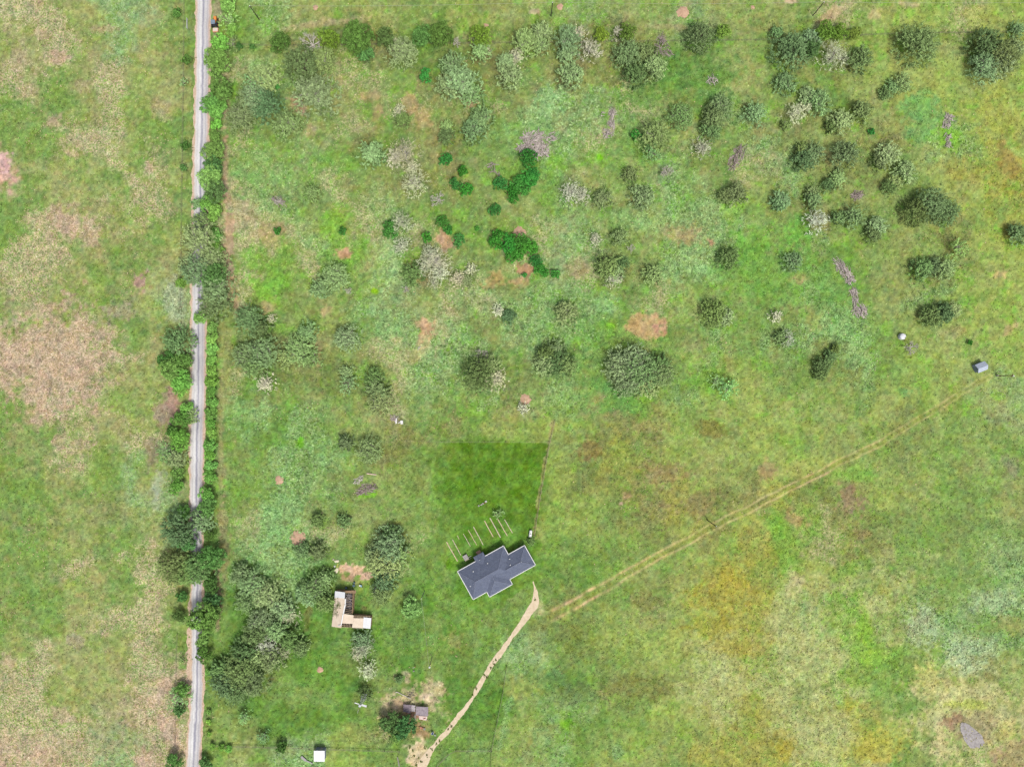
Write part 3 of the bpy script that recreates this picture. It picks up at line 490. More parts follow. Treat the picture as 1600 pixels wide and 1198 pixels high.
def leaves(lobes, h, rs, n_clump, per, lsize, sprays, rad_c, gap=.0, flat=.75):
    rr = np.array([l[3] for l in lobes]); pr = rr ** 2 / (rr ** 2).sum(); li = rs.choice(len(lobes), n_clump, p=pr); Lb = np.array(lobes)[li]
    a = rs.uniform(0, 2 * np.pi, n_clump); sz = rs.uniform(-.35, 1, n_clump); cr = np.sqrt(1 - sz ** 2)
    dirs = np.stack([np.cos(a) * cr, np.sin(a) * cr, sz], -1); sh = rs.uniform(.62, 1.0, n_clump) ** .6
    C = Lb[:, :3] + dirs * Lb[:, 3:4] * sh[:, None] * np.array([1, 1, flat]); C[:, 2] = np.maximum(C[:, 2], .25)
    if sprays:                                   # loose outer sprays and low suckers make the edge uneven
        k_ = rs.rand(n_clump) < .2; Rm = rr.max() * 1.9; f_ = rs.uniform(.85, 1.22, n_clump); C[k_, 0] = (np.cos(a) * Rm * f_)[k_]; C[k_, 1] = (np.sin(a) * Rm * f_)[k_]; C[k_, 2] = (h * rs.uniform(.1, .5, n_clump))[k_]
    ctone = rs.rand(n_clump)
    n = n_clump * per; ci = np.repeat(np.arange(n_clump), per)
    if sprays:
        d = dirs + np.array([0, 0, .35]) + rs.normal(0, .45, dirs.shape); d /= np.linalg.norm(d, axis=1)[:, None]
        t = rs.uniform(-.5, 1, n)[:, None]; P = C[ci] + d[ci] * t * rad_c * 1.5 + rs.normal(0, rad_c * .2, (n, 3)); g = d[ci] * .3 + np.array([0, 0, .5])
    else:
        g = rs.normal(0, 1, (n, 3)); g /= np.linalg.norm(g, axis=1)[:, None]; g[:, 2] = np.abs(g[:, 2]) * 1.2 - .25; P = C[ci] + g * rad_c * (.7 + .3 * rs.rand(n, 1)) * np.array([1, 1, .8])
    nrm = g + rs.normal(0, .42, (n, 3)) + np.array([0, 0, .2]); nrm /= np.linalg.norm(nrm, axis=1)[:, None]
    u = np.cross(nrm, rs.normal(0, 1, (n, 3))); u /= np.linalg.norm(u, axis=1)[:, None]; v = np.cross(nrm, u)
    s_ = (lsize * rs.uniform(.6, 1.3, n))[:, None]; P[:, 2] = np.maximum(P[:, 2], .12)
    V = np.stack([P - u * s_, P - v * s_ * .5, P + u * s_, P + v * s_ * .5], 1)
    tone = np.clip(.62 * ctone[ci] + .38 * rs.rand(n), 0, 1)
    return V, np.repeat(tone, 4)
KIND = {  # leaf colour, sprays?, clump density, leaf per clump, leaf size, clump radius, twigs, height/R
 'sage': ((124, 146, 98), True, 5.6, 20, .19, .62, 5, 1.15), 'grey': ((164, 168, 140), True, 4.0, 14, .14, .6, 9, 1.1), 'dusk': ((102, 124, 78), True, 6.2, 22, .2, .6, 3, 1.2),
 'dark': ((80, 114, 60), False, 4.6, 26, .21, .58, 2, 1.25), 'olive': ((106, 130, 54), False, 5.6, 26, .16, .46, 1, 1.1), 'lime': ((110, 152, 74), False, 4.2, 26, .21, .6, 2, 1.2),
 'bright': ((64, 120, 52), False, 4.6, 26, .19, .5, 1, 1.0), 'thin': ((122, 154, 96), True, 2.6, 16, .17, .6, 4, 1.1), 'bloom': ((120, 150, 88), False, 4.2, 24, .2, .5, 2, 1.1)}
PROTO = {}
def proto(kind, cls, var_):
    key = (kind, cls, var_)
    if key in PROTO: return PROTO[key]
    colr, spr, dens, per, ls, rc, tw, hr = KIND[kind]; R = {0: 1.3, 1: 2.6, 2: 4.6}[cls]; h = R * hr + .9
    seed = sum(map(ord, kind)) * 31 + cls * 7 + var_; rnd = random.Random(seed); rs = np.random.RandomState(seed)
    lb = lobes_of(R, h, rnd, {0: 4, 1: 6, 2: 9}[cls] + var_ % 2, spread=rnd.uniform(.5, .66)); t, b_ = make_wood(R, h, lb, rnd, tw if cls else max(1, tw // 2))
    area = math.pi * R * R; sc_ = {0: .62, 1: .8, 2: 1.0}[cls]
    ncl = int(dens * area * 1.0 / (sc_ ** 1.6))
    V, tone = leaves(lb, h, rs, ncl, per, ls * (.8 + .2 * sc_), spr, rc * sc_, 0)
    me = quads_mesh("crown", V); set_f(me, "tone", tone); me.materials.append(LEAF)
    tm = mesh_of("trunk", t, bark, True); bm_ = mesh_of("branches", b_, deadm if kind == 'grey' else twigm if kind in ('sage', 'thin') else bark)
    PROTO[key] = (R, h, me, tm, bm_); return PROTO[key]
def dead_mesh(R, h, seed, levels=4, thick=1.0, n0=6):
    rnd = random.Random(seed); t = MB(); b = MB(); tr = .045 * R * thick + .03; t.tube((0, 0, -.1), (0, 0, h * .3), tr * 1.4, tr, 7)
    def grow(p, d, l, r, lev):
        e = p + d * l; b.tube(p, e, r, r * .7, 5 if lev > 1 else 4)
        if lev == 0: return
        for i in range(3 if lev > 1 else 4):
            q = p + d * l * rnd.uniform(.45, 1.0); nd = (d + Vector((rnd.uniform(-1, 1), rnd.uniform(-1, 1), rnd.uniform(-.25, .5))) * .85).normalized()
            grow(q, nd, l * rnd.uniform(.5, .78), max(r * .58, .022), lev - 1)
    for i in range(n0):
        a = i * 6.283 / n0 + rnd.uniform(-.4, .4); el = rnd.uniform(.1, .9)
        grow(Vector((0, 0, h * .28)), Vector((math.cos(a) * math.cos(el), math.sin(a) * math.cos(el), math.sin(el))), R * .5, tr * .75, levels - 1)
    return t, b
NAMES = {'sage': ('grey-green airy tree', 'tree', 'pasture_tree'), 'grey': ('pale grey half-bare tree', 'tree', 'bare_tree'), 'dusk': ('dark grey-green tree', 'tree', 'pasture_tree'),
 'dark': ('dense dark green tree', 'tree', 'broadleaf_tree'), 'olive': ('round olive-green shrub', 'shrub', 'round_shrub'), 'lime': ('leafy light green tree', 'tree', 'broadleaf_tree'),
 'bright': ('bushy deep green shrub', 'shrub', 'green_shrub'), 'thin': ('thin pale green tree', 'tree', 'pasture_tree'), 'bloom': ('round bush with cream blossom', 'shrub', 'flowering_shrub'), 'dead': ('bare bleached dead tree', 'dead tree', 'dead_tree')}
# kind, px, py, radius px [, height factor, fixed label]
T = []
def row(kind, *items):
    for it in items: T.append((kind, *it))
# --- east side of the gravel road, from the top down (labels by order along the road)
EAST = [('lime', 356, 8, 12), ('thin', 357, 30, 12), ('lime', 361, 46, 10), ('lime', 343, 68, 15), ('thin', 362, 68, 10), ('lime', 337, 96, 20), ('dark', 346, 138, 16), ('lime', 328, 162, 15), ('lime', 341, 170, 15), ('lime', 338, 195, 8), ('lime', 336, 213, 9), ('lime', 331, 238, 17), ('dark', 334, 258, 13), ('lime', 327, 276, 20), ('dark', 336, 300, 17), ('lime', 325, 318, 13), ('sage', 309, 318, 8), ('lime', 334, 332, 13), ('sage', 313, 345, 12), ('sage', 311, 374, 24), ('lime', 337, 366, 11), ('lime', 338, 388, 10), ('sage', 333, 408, 18), ('sage', 309, 420, 20), ('dark', 332, 430, 20), ('sage', 338, 450, 22), ('dusk', 334, 475, 20), ('lime', 312, 496, 11)]
for i in range(15): EAST.append(('lime', 331.5 + 1.2 * math.sin(i * 2.1) - i * .25, 512 + i * 16.6, 8.6 + (i % 3)))
EAST += [('lime', 324, 772, 12), ('dark', 325, 792, 16), ('sage', 316, 812, 14), ('dark', 328, 836, 9), ('dark', 330, 872, 20), ('dusk', 310, 888, 20), ('dark', 331, 912, 12), ('dark', 333, 936, 15), ('lime', 319, 964, 26), ('dark', 334, 957, 13), ('lime', 316, 1000, 12), ('dark', 320, 1022, 12), ('lime', 326, 1050, 6), ('lime', 326, 1112, 4), ('lime', 326, 1128, 4), ('lime', 327, 1146, 4), ('lime', 331, 1166, 5), ('lime', 345, 1167, 5), ('lime', 357, 1170, 5), ('dark', 322, 1192, 11)]
WEST = [('sage', 291, 415, 12), ('lime', 284, 442, 9), ('dusk', 277, 532, 19), ('dark', 262, 562, 14), ('lime', 268, 578, 19), ('dark', 285, 566, 15), ('lime', 284, 592, 18), ('lime', 280, 606, 12), ('lime', 293, 637, 10), ('sage', 297, 648, 10), ('dark', 284, 655, 13), ('dark', 267, 672, 8), ('lime', 280, 688, 18), ('thin', 262, 706, 14), ('sage', 274, 716, 14), ('lime', 277, 740, 11), ('lime', 277, 760, 12), ('dark', 287, 800, 12), ('dusk', 280, 828, 24), ('dark', 292, 845, 14), ('dusk', 272, 886, 22), ('dusk', 290, 890, 20), ('dark', 284, 932, 8), ('dark', 279, 963, 11), ('lime', 285, 1078, 12), ('thin', 278, 1092, 14), ('dark', 281, 1110, 8), ('dark', 273, 1190, 12)]
for e in EAST: T.append((*e, 'E'))
for e in WEST: T.append((*e, 'W'))
# --- shrubs in the left-hand field
row('dark', (276, 20, 6.5), (290, 94, 7), (290, 228, 6.5), (286, 262, 4.5)); row('thin', (286, 128, 6), (356, 1122, 0.1) if 0 else (285, 1030, 5))
# --- the hedge row along the upper fence and the trees just below it
row('dark', (438, 67, 15), (375, 72, 5), (394, 73, 4)); row('dark', (558, 58, 24), (572, 86, 13), (662, 57, 17), (688, 55, 19), (604, 60, 16)); row('olive', (513, 62, 16), (752, 56, 17), (940, 54, 11), (980, 50, 13), (1131, 50, 12), (1290, 48, 15), (1312, 50, 13), (1335, 52, 11))
row('dead', (487, 68, 20), (714, 66, 9), (1033, 74, 14)); row('sage', (626, 82, 19), (708, 100, 16), (750, 80, 13), (790, 95, 11), (795, 118, 15), (822, 66, 17), (846, 50, 14), (846, 72, 10), (888, 62, 18), (888, 85, 13), (890, 118, 16)); row('grey', (618, 70, 9), (757, 78, 9), (905, 52, 11), (922, 78, 14), (808, 88, 12), (965, 52, 8))
row('dusk', (980, 85, 18), (993, 116, 16), (1010, 84, 14), (1095, 56, 19), (1214, 51, 9), (1238, 78, 23), (1345, 92, 15), (1436, 66, 25), (1545, 70, 22), (1568, 88, 22)); row('sage', (1022, 104, 16), (1270, 60, 12), (1590, 45, 10), (1588, 74, 12), (1542, 104, 20), (1560, 96, 20)); row('dark', (1268, 76, 13)); row('grey', (1302, 87, 19))
# --- upper left of the weedy pasture
row('dusk', (472, 100, 24), (416, 165, 20)); row('sage', (500, 92, 18), (492, 146, 28), (412, 120, 18), (398, 158, 20), (449, 193, 20), (372, 184, 18), (385, 155, 14)); row('thin', (398, 132, 16)); row('bright', (434, 136, 4), (664, 118, 10))
row('sage', (722, 128, 22), (700, 132, 16), (738, 150, 14), (580, 240, 16), (752, 185, 15), (740, 205, 14), (698, 198, 9)); row('grey', (623, 172, 9), (632, 240, 19), (618, 246, 12), (648, 286, 17), (645, 262, 10), (627, 348, 14), (628, 384, 12), (716, 436, 12), (736, 420, 8), (672, 395, 12)); row('dusk', (627, 188, 10), (698, 213, 10), (735, 216, 9), (590, 246, 9))
row('bright', (696, 250, 10), (724, 267, 8), (712, 288, 9), (729, 297, 10), (782, 287, 10), (608, 360, 12), (667, 371, 8), (692, 347, 9), (700, 359, 7), (717, 376, 10), (773, 328, 9), (433, 360, 6), (535, 361, 6), (746, 357, 4), (775, 375, 13), (795, 380, 14), (812, 378, 13), (806, 398, 13), (826, 388, 13), (838, 408, 9), (846, 422, 10), (868, 428, 7), (820, 430, 4), (802, 302, 12), (822, 282, 15), (834, 272, 9), (812, 290, 14), (994, 211, 8), (826, 247, 13), (1362, 205, 5), (1516, 535, 4))
row('grey', (680, 408, 18), (688, 425, 14), (664, 415, 12), (678, 440, 9)); row('dead', (685, 312, 13), (634, 452, 8), (545, 455, 7), (435, 314, 9), (1041, 268, 12), (986, 388, 8), (752, 556, 12), (1424, 543, 13)); row('dusk', (645, 428, 14), (795, 495, 9), (585, 590, 12))
row('sage', (520, 432, 18), (500, 450, 12), (730, 438, 9), (480, 518, 13), (468, 545, 20), (452, 558, 14), (410, 548, 20), (385, 555, 18), (398, 572, 16), (545, 528, 17), (595, 628, 17), (542, 582, 10), (575, 702, 17), (885, 490, 14), (488, 300, 11)); row('dusk', (388, 500, 18), (408, 512, 13), (590, 608, 14), (540, 692, 10)); row('grey', (415, 598, 13), (424, 498, 6), (780, 484, 8), (893, 300, 15), (910, 306, 10)); row('thin', (545, 600, 14), (490, 560, 12))
# --- middle
row('dusk', (748, 582, 22), (1138, 402, 14), (952, 415, 16), (972, 412, 9), (968, 370, 11), (858, 555, 14), (872, 565, 18), (884, 572, 14)); row('grey', (775, 592, 15), (958, 436, 11), (930, 374, 9), (1097, 230, 13)); row('sage', (765, 572, 14), (942, 310, 12), (1002, 306, 15), (1022, 428, 14), (1062, 180, 17), (1128, 166, 14), (1022, 212, 20), (960, 425, 12), (852, 570, 14), (1180, 178, 15), (868, 545, 12)); row('dusk', (1118, 182, 15), (1110, 205, 12), (985, 272, 10), (1150, 304, 14), (1134, 306, 9), (1116, 490, 17)); row('sage', (1130, 494, 12))
row('sage', (968, 570, 20), (988, 562, 22), (1004, 584, 26), (978, 594, 20), (1036, 582, 17), (1012, 604, 15)); row('dusk', (1028, 568, 14), (990, 575, 12)); row('thin', (1136, 608, 14), (1120, 596, 9), (1500, 388, 15), (1020, 240, 12)); row('grey', (818, 638, 8))
# --- right
row('sage', (1228, 130, 14), (1410, 128, 12), (1396, 136, 10), (1280, 158, 16), (1262, 150, 11), (1316, 188, 15), (1272, 240, 14), (1390, 240, 15), (1310, 280, 11), (1415, 268, 14), (1400, 285, 10), (1335, 338, 14), (1372, 352, 12), (1238, 408, 12), (1478, 418, 14), (1490, 484, 11), (1220, 312, 12), (1270, 300, 10)); row('dusk', (1383, 145, 7), (1348, 174, 13), (1300, 196, 8), (1256, 250, 14), (1255, 233, 8), (1320, 242, 16), (1374, 252, 10), (1294, 290, 9), (1390, 292, 9), (1272, 312, 11), (1310, 340, 8), (1364, 366, 10), (1434, 328, 18), (1456, 318, 20), (1480, 330, 17), (1442, 420, 14), (1458, 418, 12), (1456, 494, 13), (1474, 490, 14), (1592, 366, 13), (1218, 318, 8)); row('grey', (1242, 178, 14), (1258, 168, 8), (1275, 346, 15), (1232, 528, 10), (1212, 494, 8)); row('dusk', (1285, 570, 10), (1298, 558, 8), (1282, 584, 8), (1222, 526, 8), (1305, 546, 6), (1228, 196, 6))
# --- farmyard and the copse left of it
row('sage', (608, 852, 22), (605, 880, 22), (590, 868, 15), (622, 868, 16)); row('dusk', (600, 905, 16), (597, 925, 14), (612, 840, 14)); row('sage', (492, 918, 18), (480, 930, 14), (508, 905, 11), (396, 912, 18), (375, 900, 14), (418, 930, 20), (440, 950, 16), (410, 970, 18), (432, 985, 16), (385, 940, 16)); row('dusk', (512, 898, 9), (508, 940, 12), (496, 862, 12), (497, 812, 8), (537, 814, 8), (450, 1000, 16), (470, 1010, 12), (400, 990, 16), (380, 1020, 18)); row('grey', (452, 962, 13), (420, 1008, 14), (445, 1018, 10), (566, 1012, 14), (574, 1046, 12), (560, 1022, 9)); row('sage', (425, 1030, 16), (395, 1030, 14), (565, 998, 12), (470, 860, 10))
row('dusk', (376, 1050, 24), (352, 1066, 20), (395, 1064, 19), (368, 1080, 18), (345, 1045, 13)); row('bloom', (641, 948, 16)); row('dusk', (570, 1084, 9), (622, 1062, 5)); row('dark', (612, 1128, 16), (634, 1134, 16), (622, 1146, 14), (440, 1166, 8)); row('grey', (617, 1136, 6)); row('thin', (382, 1120, 9), (412, 1150, 9)); row('dusk', (830, 846, 5))
row('thin', (779, 803, 7))

LANDMARKS = [('the dark-roofed house', 776, 893), ('the L-shaped barn', 545, 950), ('the windmill', 563, 1103), ('the collapsed shed', 650, 1112), ('the white square hut', 499, 1180), ('the white water tank', 1409, 526),
 ('the silver gabled shed', 1531, 573), ('the orange tractor', 337, 45), ('the largest brush pile', 836, 228), ('the narrow upright brush heap', 952, 192), ('the upper long brush heap', 1320, 430),
 ('the lower long brush heap', 1342, 478), ('the rightmost brush heap', 1481, 190), ('the brush heap among weeds', 1152, 245), ('the smallest brush heap', 1340, 304),
 ('the mid-pasture earth mound', 811, 364), ('the earth mound above the lawn', 821, 624), ('the large earth mound', 465, 841), ('the small earth mound', 436, 750), ('the big spreading tree clump', 1003, 583),
 ('the brush beside the white log', 572, 757), ('the rubbish heap', 621, 656), ('the white propane tank', 829, 833), ('the upper middle power pole', 862, 20), ('the upper right power pole', 1275, 18)]
def dirword(dx, dy):
    if abs(dx) < 8 and abs(dy) < 8: return 'right beside'
    a = math.degrees(math.atan2(-dy, dx)) % 360
    return ['right of', 'upper right of', 'above', 'upper left of', 'left of', 'lower left of', 'below', 'lower right of'][int((a + 22.5) // 45) % 8]
ORD = ['first', 'second', 'third', 'fourth', 'fifth', 'sixth', 'seventh', 'eighth', 'ninth', 'tenth', 'eleventh', 'twelfth', 'thirteenth', 'fourteenth', 'fifteenth', 'sixteenth', 'seventeenth', 'eighteenth', 'nineteenth', 'twentieth']
# labels: by order along the road / along the upper fence, otherwise by the nearest landmark
LAB = [None] * len(T); GRP = [''] * len(T)
for side, ph, where in (('E', 'on the right verge of the gravel road', 'roadside trees right of the gravel road'), ('W', 'on the left verge of the gravel road', 'roadside trees left of the gravel road')):
    for kind in NAMES:
        ids = sorted([i for i, t in enumerate(T) if t[0] == kind and t[-1] == side], key=lambda i: T[i][2])
        for k_, i in enumerate(ids):
            base = NAMES[kind][0]; nm = ('only ' if len(ids) == 1 else 'topmost ' if k_ == 0 else 'lowest ' if k_ == len(ids) - 1 else (ORD[k_] + ' ') if k_ < 20 else '')
            if k_ >= 20 and k_ != len(ids) - 1: nm = ORD[len(ids) - 1 - k_] + ' from the bottom '
            LAB[i] = f"{nm}{base} {ph}" + (", from the top" if 0 < k_ < len(ids) - 1 and k_ < 20 else ""); GRP[i] = where
for kind in NAMES:
    ids = sorted([i for i, t in enumerate(T) if LAB[i] is None and t[0] == kind and t[2] < 92 and t[1] > 360], key=lambda i: T[i][1])
    for k_, i in enumerate(ids):
        nm = 'only' if len(ids) == 1 else 'leftmost' if k_ == 0 else 'rightmost' if k_ == len(ids) - 1 else ORD[k_]
        LAB[i] = f"{nm} {NAMES[kind][0]} in the row along the upper fence" + (', from the left' if k_ and nm not in ('only', 'rightmost') else ''); GRP[i] = 'trees and shrubs along the upper fence'
from collections import defaultdict
near = defaultdict(list)
for i, t in enumerate(T):
    if LAB[i] is None:
        dists = sorted((math.hypot(t[1] - x, t[2] - y), n_, x, y) for n_, x, y in LANDMARKS); dd, n_, x, y = dists[0]
        near[(t[0], n_, dirword(t[1] - x, t[2] - y))].append((dd, i))
for (kind, lm, dw), lst in near.items():
    lst.sort()
    for k_, (dd, i) in enumerate(lst):
        r_ = T[i][3]; sz = 'large ' if r_ >= 20 else 'small ' if r_ <= 9 else ''
        pre = '' if len(lst) == 1 else 'nearest ' if k_ == 0 else f'{ORD[k_]} nearest '
        LAB[i] = f"{pre}{'' if pre else sz}{NAMES[kind][0]} {dw} {lm}"; GRP[i] = {'tree': 'trees scattered over the weedy pasture', 'shrub': 'shrubs scattered over the pasture', 'dead tree': 'dead trees in the pasture'}[NAMES[kind][1]]
TREEGAIN = 2.3
rt = random.Random(5)
for i, t in enumerate(T):
    kind, px, py, r = t[:4]; cat = NAMES[kind][1]; rw = r * S
    if kind == 'dead':
        h = rw * 1.1 + 1.2; bx, by = W(px, py, h * .5); o = thing(NAMES[kind][2], LAB[i], cat, (bx, by, ground_z(bx, by)), GRP[i])
        tb, br = dead_mesh(rw, h, 40 + i, 5 if rw > 2 else 4, 1.0, 7)
        for nm, mb_ in (('trunk', tb), ('branches', br)):
            c = bpy.data.objects.new(nm, mesh_of(nm, mb_, greywood if px == 1033 else deadm)); COL.objects.link(c); c.parent = o
        continue
    cls = 0 if r < 8.5 else 1 if r < 17 else 2; R0, h0, me, tm, bm_ = proto(kind, cls, i % 3); hfac = rt.uniform(.9, 1.1)
    h = h0 * rw / R0; bx, by = W(px, py, h * .6); s_ = rw / R0 * 1.04 * (H - h * .6) / H
    if kind in ('lime',) and t[-1] == 'E' and r < 12: hfac *= .9
    o = thing(NAMES[kind][2], LAB[i], cat, (bx, by, ground_z(bx, by) - .02), GRP[i]); ang = rt.uniform(0, 6.283)
    o.rotation_euler = (0, 0, ang)
    base = np.array(KIND[kind][0], float) * rt.uniform(.9, 1.1) + np.array([rt.uniform(-7, 7), rt.uniform(-3, 3), rt.uniform(-7, 7)])
    for nm, m_ in (('trunk', tm), ('branches', bm_), ('crown', me)):
        c = bpy.data.objects.new(nm, m_); COL.objects.link(c); c.parent = o; c.scale = (s_, s_, s_ * hfac)
        if nm == 'crown': c.color = tuple(float(v) for v in lin(np.clip(base, 5, 250)) / K * TREEGAIN) + (1,)

# loose low growth that surrounds the trees and blends them into the weeds
rs = np.random.RandomState(77); UX, UY, UR, UC = [], [], [], []
for t in T:
    if t[0] not in ('sage', 'dusk', 'grey', 'thin', 'dark') or t[-1] in ('E', 'W'): continue
    x, y = W(t[1], t[2], 1.0); n = int(9 * t[3]); UX += list(x + rs.normal(0, t[3] * S * .82, n)); UY += list(y + rs.normal(0, t[3] * S * .82, n)); UC += [KIND[t[0]][0]] * n
UX, UY, UC = np.array(UX), np.array(UY), np.array(UC, float); ok = ~inpoly(UX / S + 800, 599 - UY / S, [(517, 918), (560, 918), (556, 955), (584, 962), (582, 985), (515, 982)]); UX, UY, UC = UX[ok], UY[ok], UC[ok]; n = len(UX)
gv = terrain(UX / S + 800, 599 - UY / S); mixu = rs.uniform(.25, .8, n)[:, None]; uc = gv[:, :3] * (1 - mixu) + UC * mixu
sz = rs.uniform(.14, .3, n)[:, None]; aa = rs.uniform(0, 6.283, n); ti = rs.uniform(-.8, .8, n); e1 = np.stack([np.cos(aa), np.sin(aa), 0 * aa], -1) * sz; e2 = np.stack([-np.sin(aa) * np.cos(ti), np.cos(aa) * np.cos(ti), np.sin(ti)], -1) * sz * .6
E = np.stack([UX, UY, rs.uniform(.15, .9, n)], -1); ume = quads_mesh("undergrowth", np.stack([E - e1, E - e2, E + e1, E + e2], 1)); set_col(ume, "leaf", np.repeat(lin(np.clip(uc, 0, 250)) / K * 1.1, 4, 0)); ume.materials.append(cm)
uo = bpy.data.objects.new("undergrowth", ume); COL.objects.link(uo); uo['kind'] = 'stuff'; uo['label'] = 'loose low growth around the feet of the pasture trees'; uo['category'] = 'undergrowth'
# ------------------------------------------------------------------ the house
shingle = bpy.data.materials.new("slate_shingles"); shingle.use_nodes = True; N = shingle.node_tree.nodes; L = shingle.node_tree.links
b = N["Principled BSDF"]; b.inputs["Roughness"].default_value = .9; b.inputs["Specular IOR Level"].default_value = .25
tc = N.new("ShaderNodeTexCoord"); n1_ = noise(7, 2); n2_ = noise(1.1, 3); br_ = N.new("ShaderNodeTexBrick"); br_.inputs["Scale"].default_value = 1; br_.inputs["Brick Width"].default_value = .6; br_.inputs["Row Height"].default_value = .28; br_.inputs["Mortar Size"].default_value = .02
br_.inputs["Color1"].default_value = alb((112, 120, 140)); br_.inputs["Color2"].default_value = alb((98, 106, 128)); br_.inputs["Mortar"].default_value = alb((78, 86, 106)); L.new(tc.outputs["Object"], br_.inputs["Vector"])
vm = N.new("ShaderNodeVectorMath"); vm.operation = 'SCALE'; L.new(br_.outputs[0], vm.inputs[0]); L.new(math_('MULTIPLY', mrange(n1_.outputs[0], .3, .7, .72, 1.3), mrange(n2_.outputs[0], .3, .7, .9, 1.1)), vm.inputs[3]); L.new(vm.outputs[0], b.inputs["Base Color"])
white = mat("white_paint", (236, 236, 236), rough=.5, var=.03); wallm = mat("pale_siding", (206, 202, 192), var=.06, scale=2); glass = mat("window_glass", (60, 72, 84), rough=.1, var=.1, spec=.6)
EAVE = 2.75; ox, oy = W(715.3, 892.6, EAVE); ux_, uy_ = 0.874, 0.486; F = 0.01731
ang = math.atan2(uy_, ux_); zb = ground_z(ox, oy)
def HL(u, v, z=0.0):                         # house plan: u along the front, v across, in survey units
    u *= F; v *= F; return (ox + u * ux_ + v * .486, oy + u * uy_ - v * .874, z)
hx, hy, _ = HL(520, 300); house = thing('ranch_house', 'low house with blue-grey shingle hip roofs and white gutters beside the lawn', 'house', (hx, hy, 0))
RECT = [(0, 930, 0, 565, 205, 255, .0), (640, 1262, 175, 567, 0, 196, -.15), (280, 737, 240, 667, 0, 228, .018), (363, 560, -88, 200, 98, 0, .024)]
PITCH = .46
roof = MB()
def hipped(u0, u1, v0, v1, ha, hb, dz, along_u):
    z0 = EAVE + dz * .3
    if along_u: hw = (v1 - v0) / 2; r0, r1 = (u0 + ha, (v0 + v1) / 2), (u1 - hb, (v0 + v1) / 2)
    else: hw = (u1 - u0) / 2; r0, r1 = ((u0 + u1) / 2, v0 + ha), ((u0 + u1) / 2, v1 - hb)
    zr = z0 + hw * F * PITCH
    c = [HL(u0, v0, z0), HL(u1, v0, z0), HL(u1, v1, z0), HL(u0, v1, z0)]; A, B = HL(*r0, zr), HL(*r1, zr); vs = c + [A, B]
    low = [(p[0], p[1], z0 - .14) for p in c]; vs += low
    fs = [(0, 4, 5, 1), (1, 5, 2), (2, 5, 4, 3), (3, 4, 0)] if along_u else [(0, 4, 1), (1, 4, 5, 2), (2, 5, 3), (3, 5, 4, 0)]
    fs += [(0, 1, 7, 6), (1, 2, 8, 7), (2, 3, 9, 8), (3, 0, 6, 9), (6, 7, 8, 9)]; roof.add(vs, [tuple(reversed(f)) for f in fs])
hipped(*RECT[0], True); hipped(*RECT[1], True); hipped(*RECT[2], False); hipped(*RECT[3], False)
rf = obj('roof', roof, shingle, house)
# ridge caps
rc_ = MB()
def cap(u0, v0, z0, u1, v1, z1): rc_.tube(HL(u0, v0, z0), HL(u1, v1, z1), .09, .09, 6)
zr = EAVE + 282.5 * F * PITCH; cap(205, 282, zr, 675, 282, zr); cap(0, 0, EAVE, 205, 282, zr); cap(0, 565, EAVE, 205, 282, zr); cap(930, 0, EAVE, 675, 282, zr)
zb_ = EAVE + 196 * F * PITCH; cap(765, 371, zb_, 1066, 371, zb_); cap(1262, 175, EAVE, 1066, 371, zb_); cap(1262, 567, EAVE, 1066, 371, zb_)
zc = EAVE + 228 * F * PITCH; cap(508, 330, zc, 508, 439, zc); cap(280, 667, EAVE, 508, 439, zc); cap(737, 667, EAVE, 508, 439, zc)
obj('ridge_cap', rc_, mat("ridge_shingle", (124, 130, 150), var=.15, scale=3), house)
OUT = [(0, 0), (363, 0), None, (560, 0), (930, 0), (930, 175), (1262, 175), (1262, 567), (737, 567), (737, 667), (280, 667), (280, 565), (0, 565), (0, 0)]
gt = MB()
for a, c in zip(OUT, OUT[1:]):
    if a is None or c is None: continue
    p0, p1 = HL(*a, EAVE - .06), HL(*c, EAVE - .06); dv = Vector(p1) - Vector(p0); nrm = Vector((dv.y, -dv.x, 0)).normalized() if False else Vector((-dv.y, dv.x, 0)).normalized()
    q0, q1 = Vector(p0) + nrm * .08, Vector(p1) + nrm * .08; e_ = dv.normalized() * .12
    gt.beam(q0 - e_, q1 + e_, .19, .16)
obj('gutter', gt, white, house)
wl_ = MB()
for (u0, u1, v0, v1) in ((28, 902, 30, 535), (600, 1234, 203, 539), (308, 709, 400, 639), (391, 532, -60, 60)):
    wl_.prism([HL(u0, v1)[:2], HL(u1, v1)[:2], HL(u1, v0)[:2], HL(u0, v0)[:2]], -.1, EAVE - .16)
obj('wall', wl_, wallm, house)
def opening(name, u, v, w, z0, z1, along, m, fr=True):
    p = MB(); c = HL(u, v); rot_ = ang if along else ang + math.pi / 2
    p.box(c[0], c[1], (z0 + z1) / 2, w, .1, z1 - z0, rot_); o = obj(name, p, m, house)
    if fr:
        f_ = MB(); f_.box(c[0], c[1], z1 + .05, w + .2, .16, .1, rot_); f_.box(c[0], c[1], z0 - .05, w + .2, .16, .1, rot_)
        for s_ in (-1, 1): f_.box(c[0] + math.cos(rot_) * s_ * (w / 2 + .05), c[1] + math.sin(rot_) * s_ * (w / 2 + .05), (z0 + z1) / 2, .1, .16, z1 - z0, rot_)
        sub('frame', f_, white, o, house)
for u, v in ((110, 536), (220, 536), (400, 640), (620, 640), (120, 28), (250, 28), (700, 28), (820, 28)): opening('window', u, v, 1.1, .9, 2.1, True, glass)
for u, v in ((27, 180), (27, 400), (903, 90)): opening('window', u, v, 1.1, .9, 2.1, False, glass)
doorm = mat("door_paint", (120, 70, 56), var=.05); opening('door', 510, 641, .95, .05, 2.15, True, doorm); opening('garage_door', 1000, 541, 4.6, .05, 2.3, True, white)
vent = mat("vent_metal", (232, 234, 236), rough=.4, var=.03)
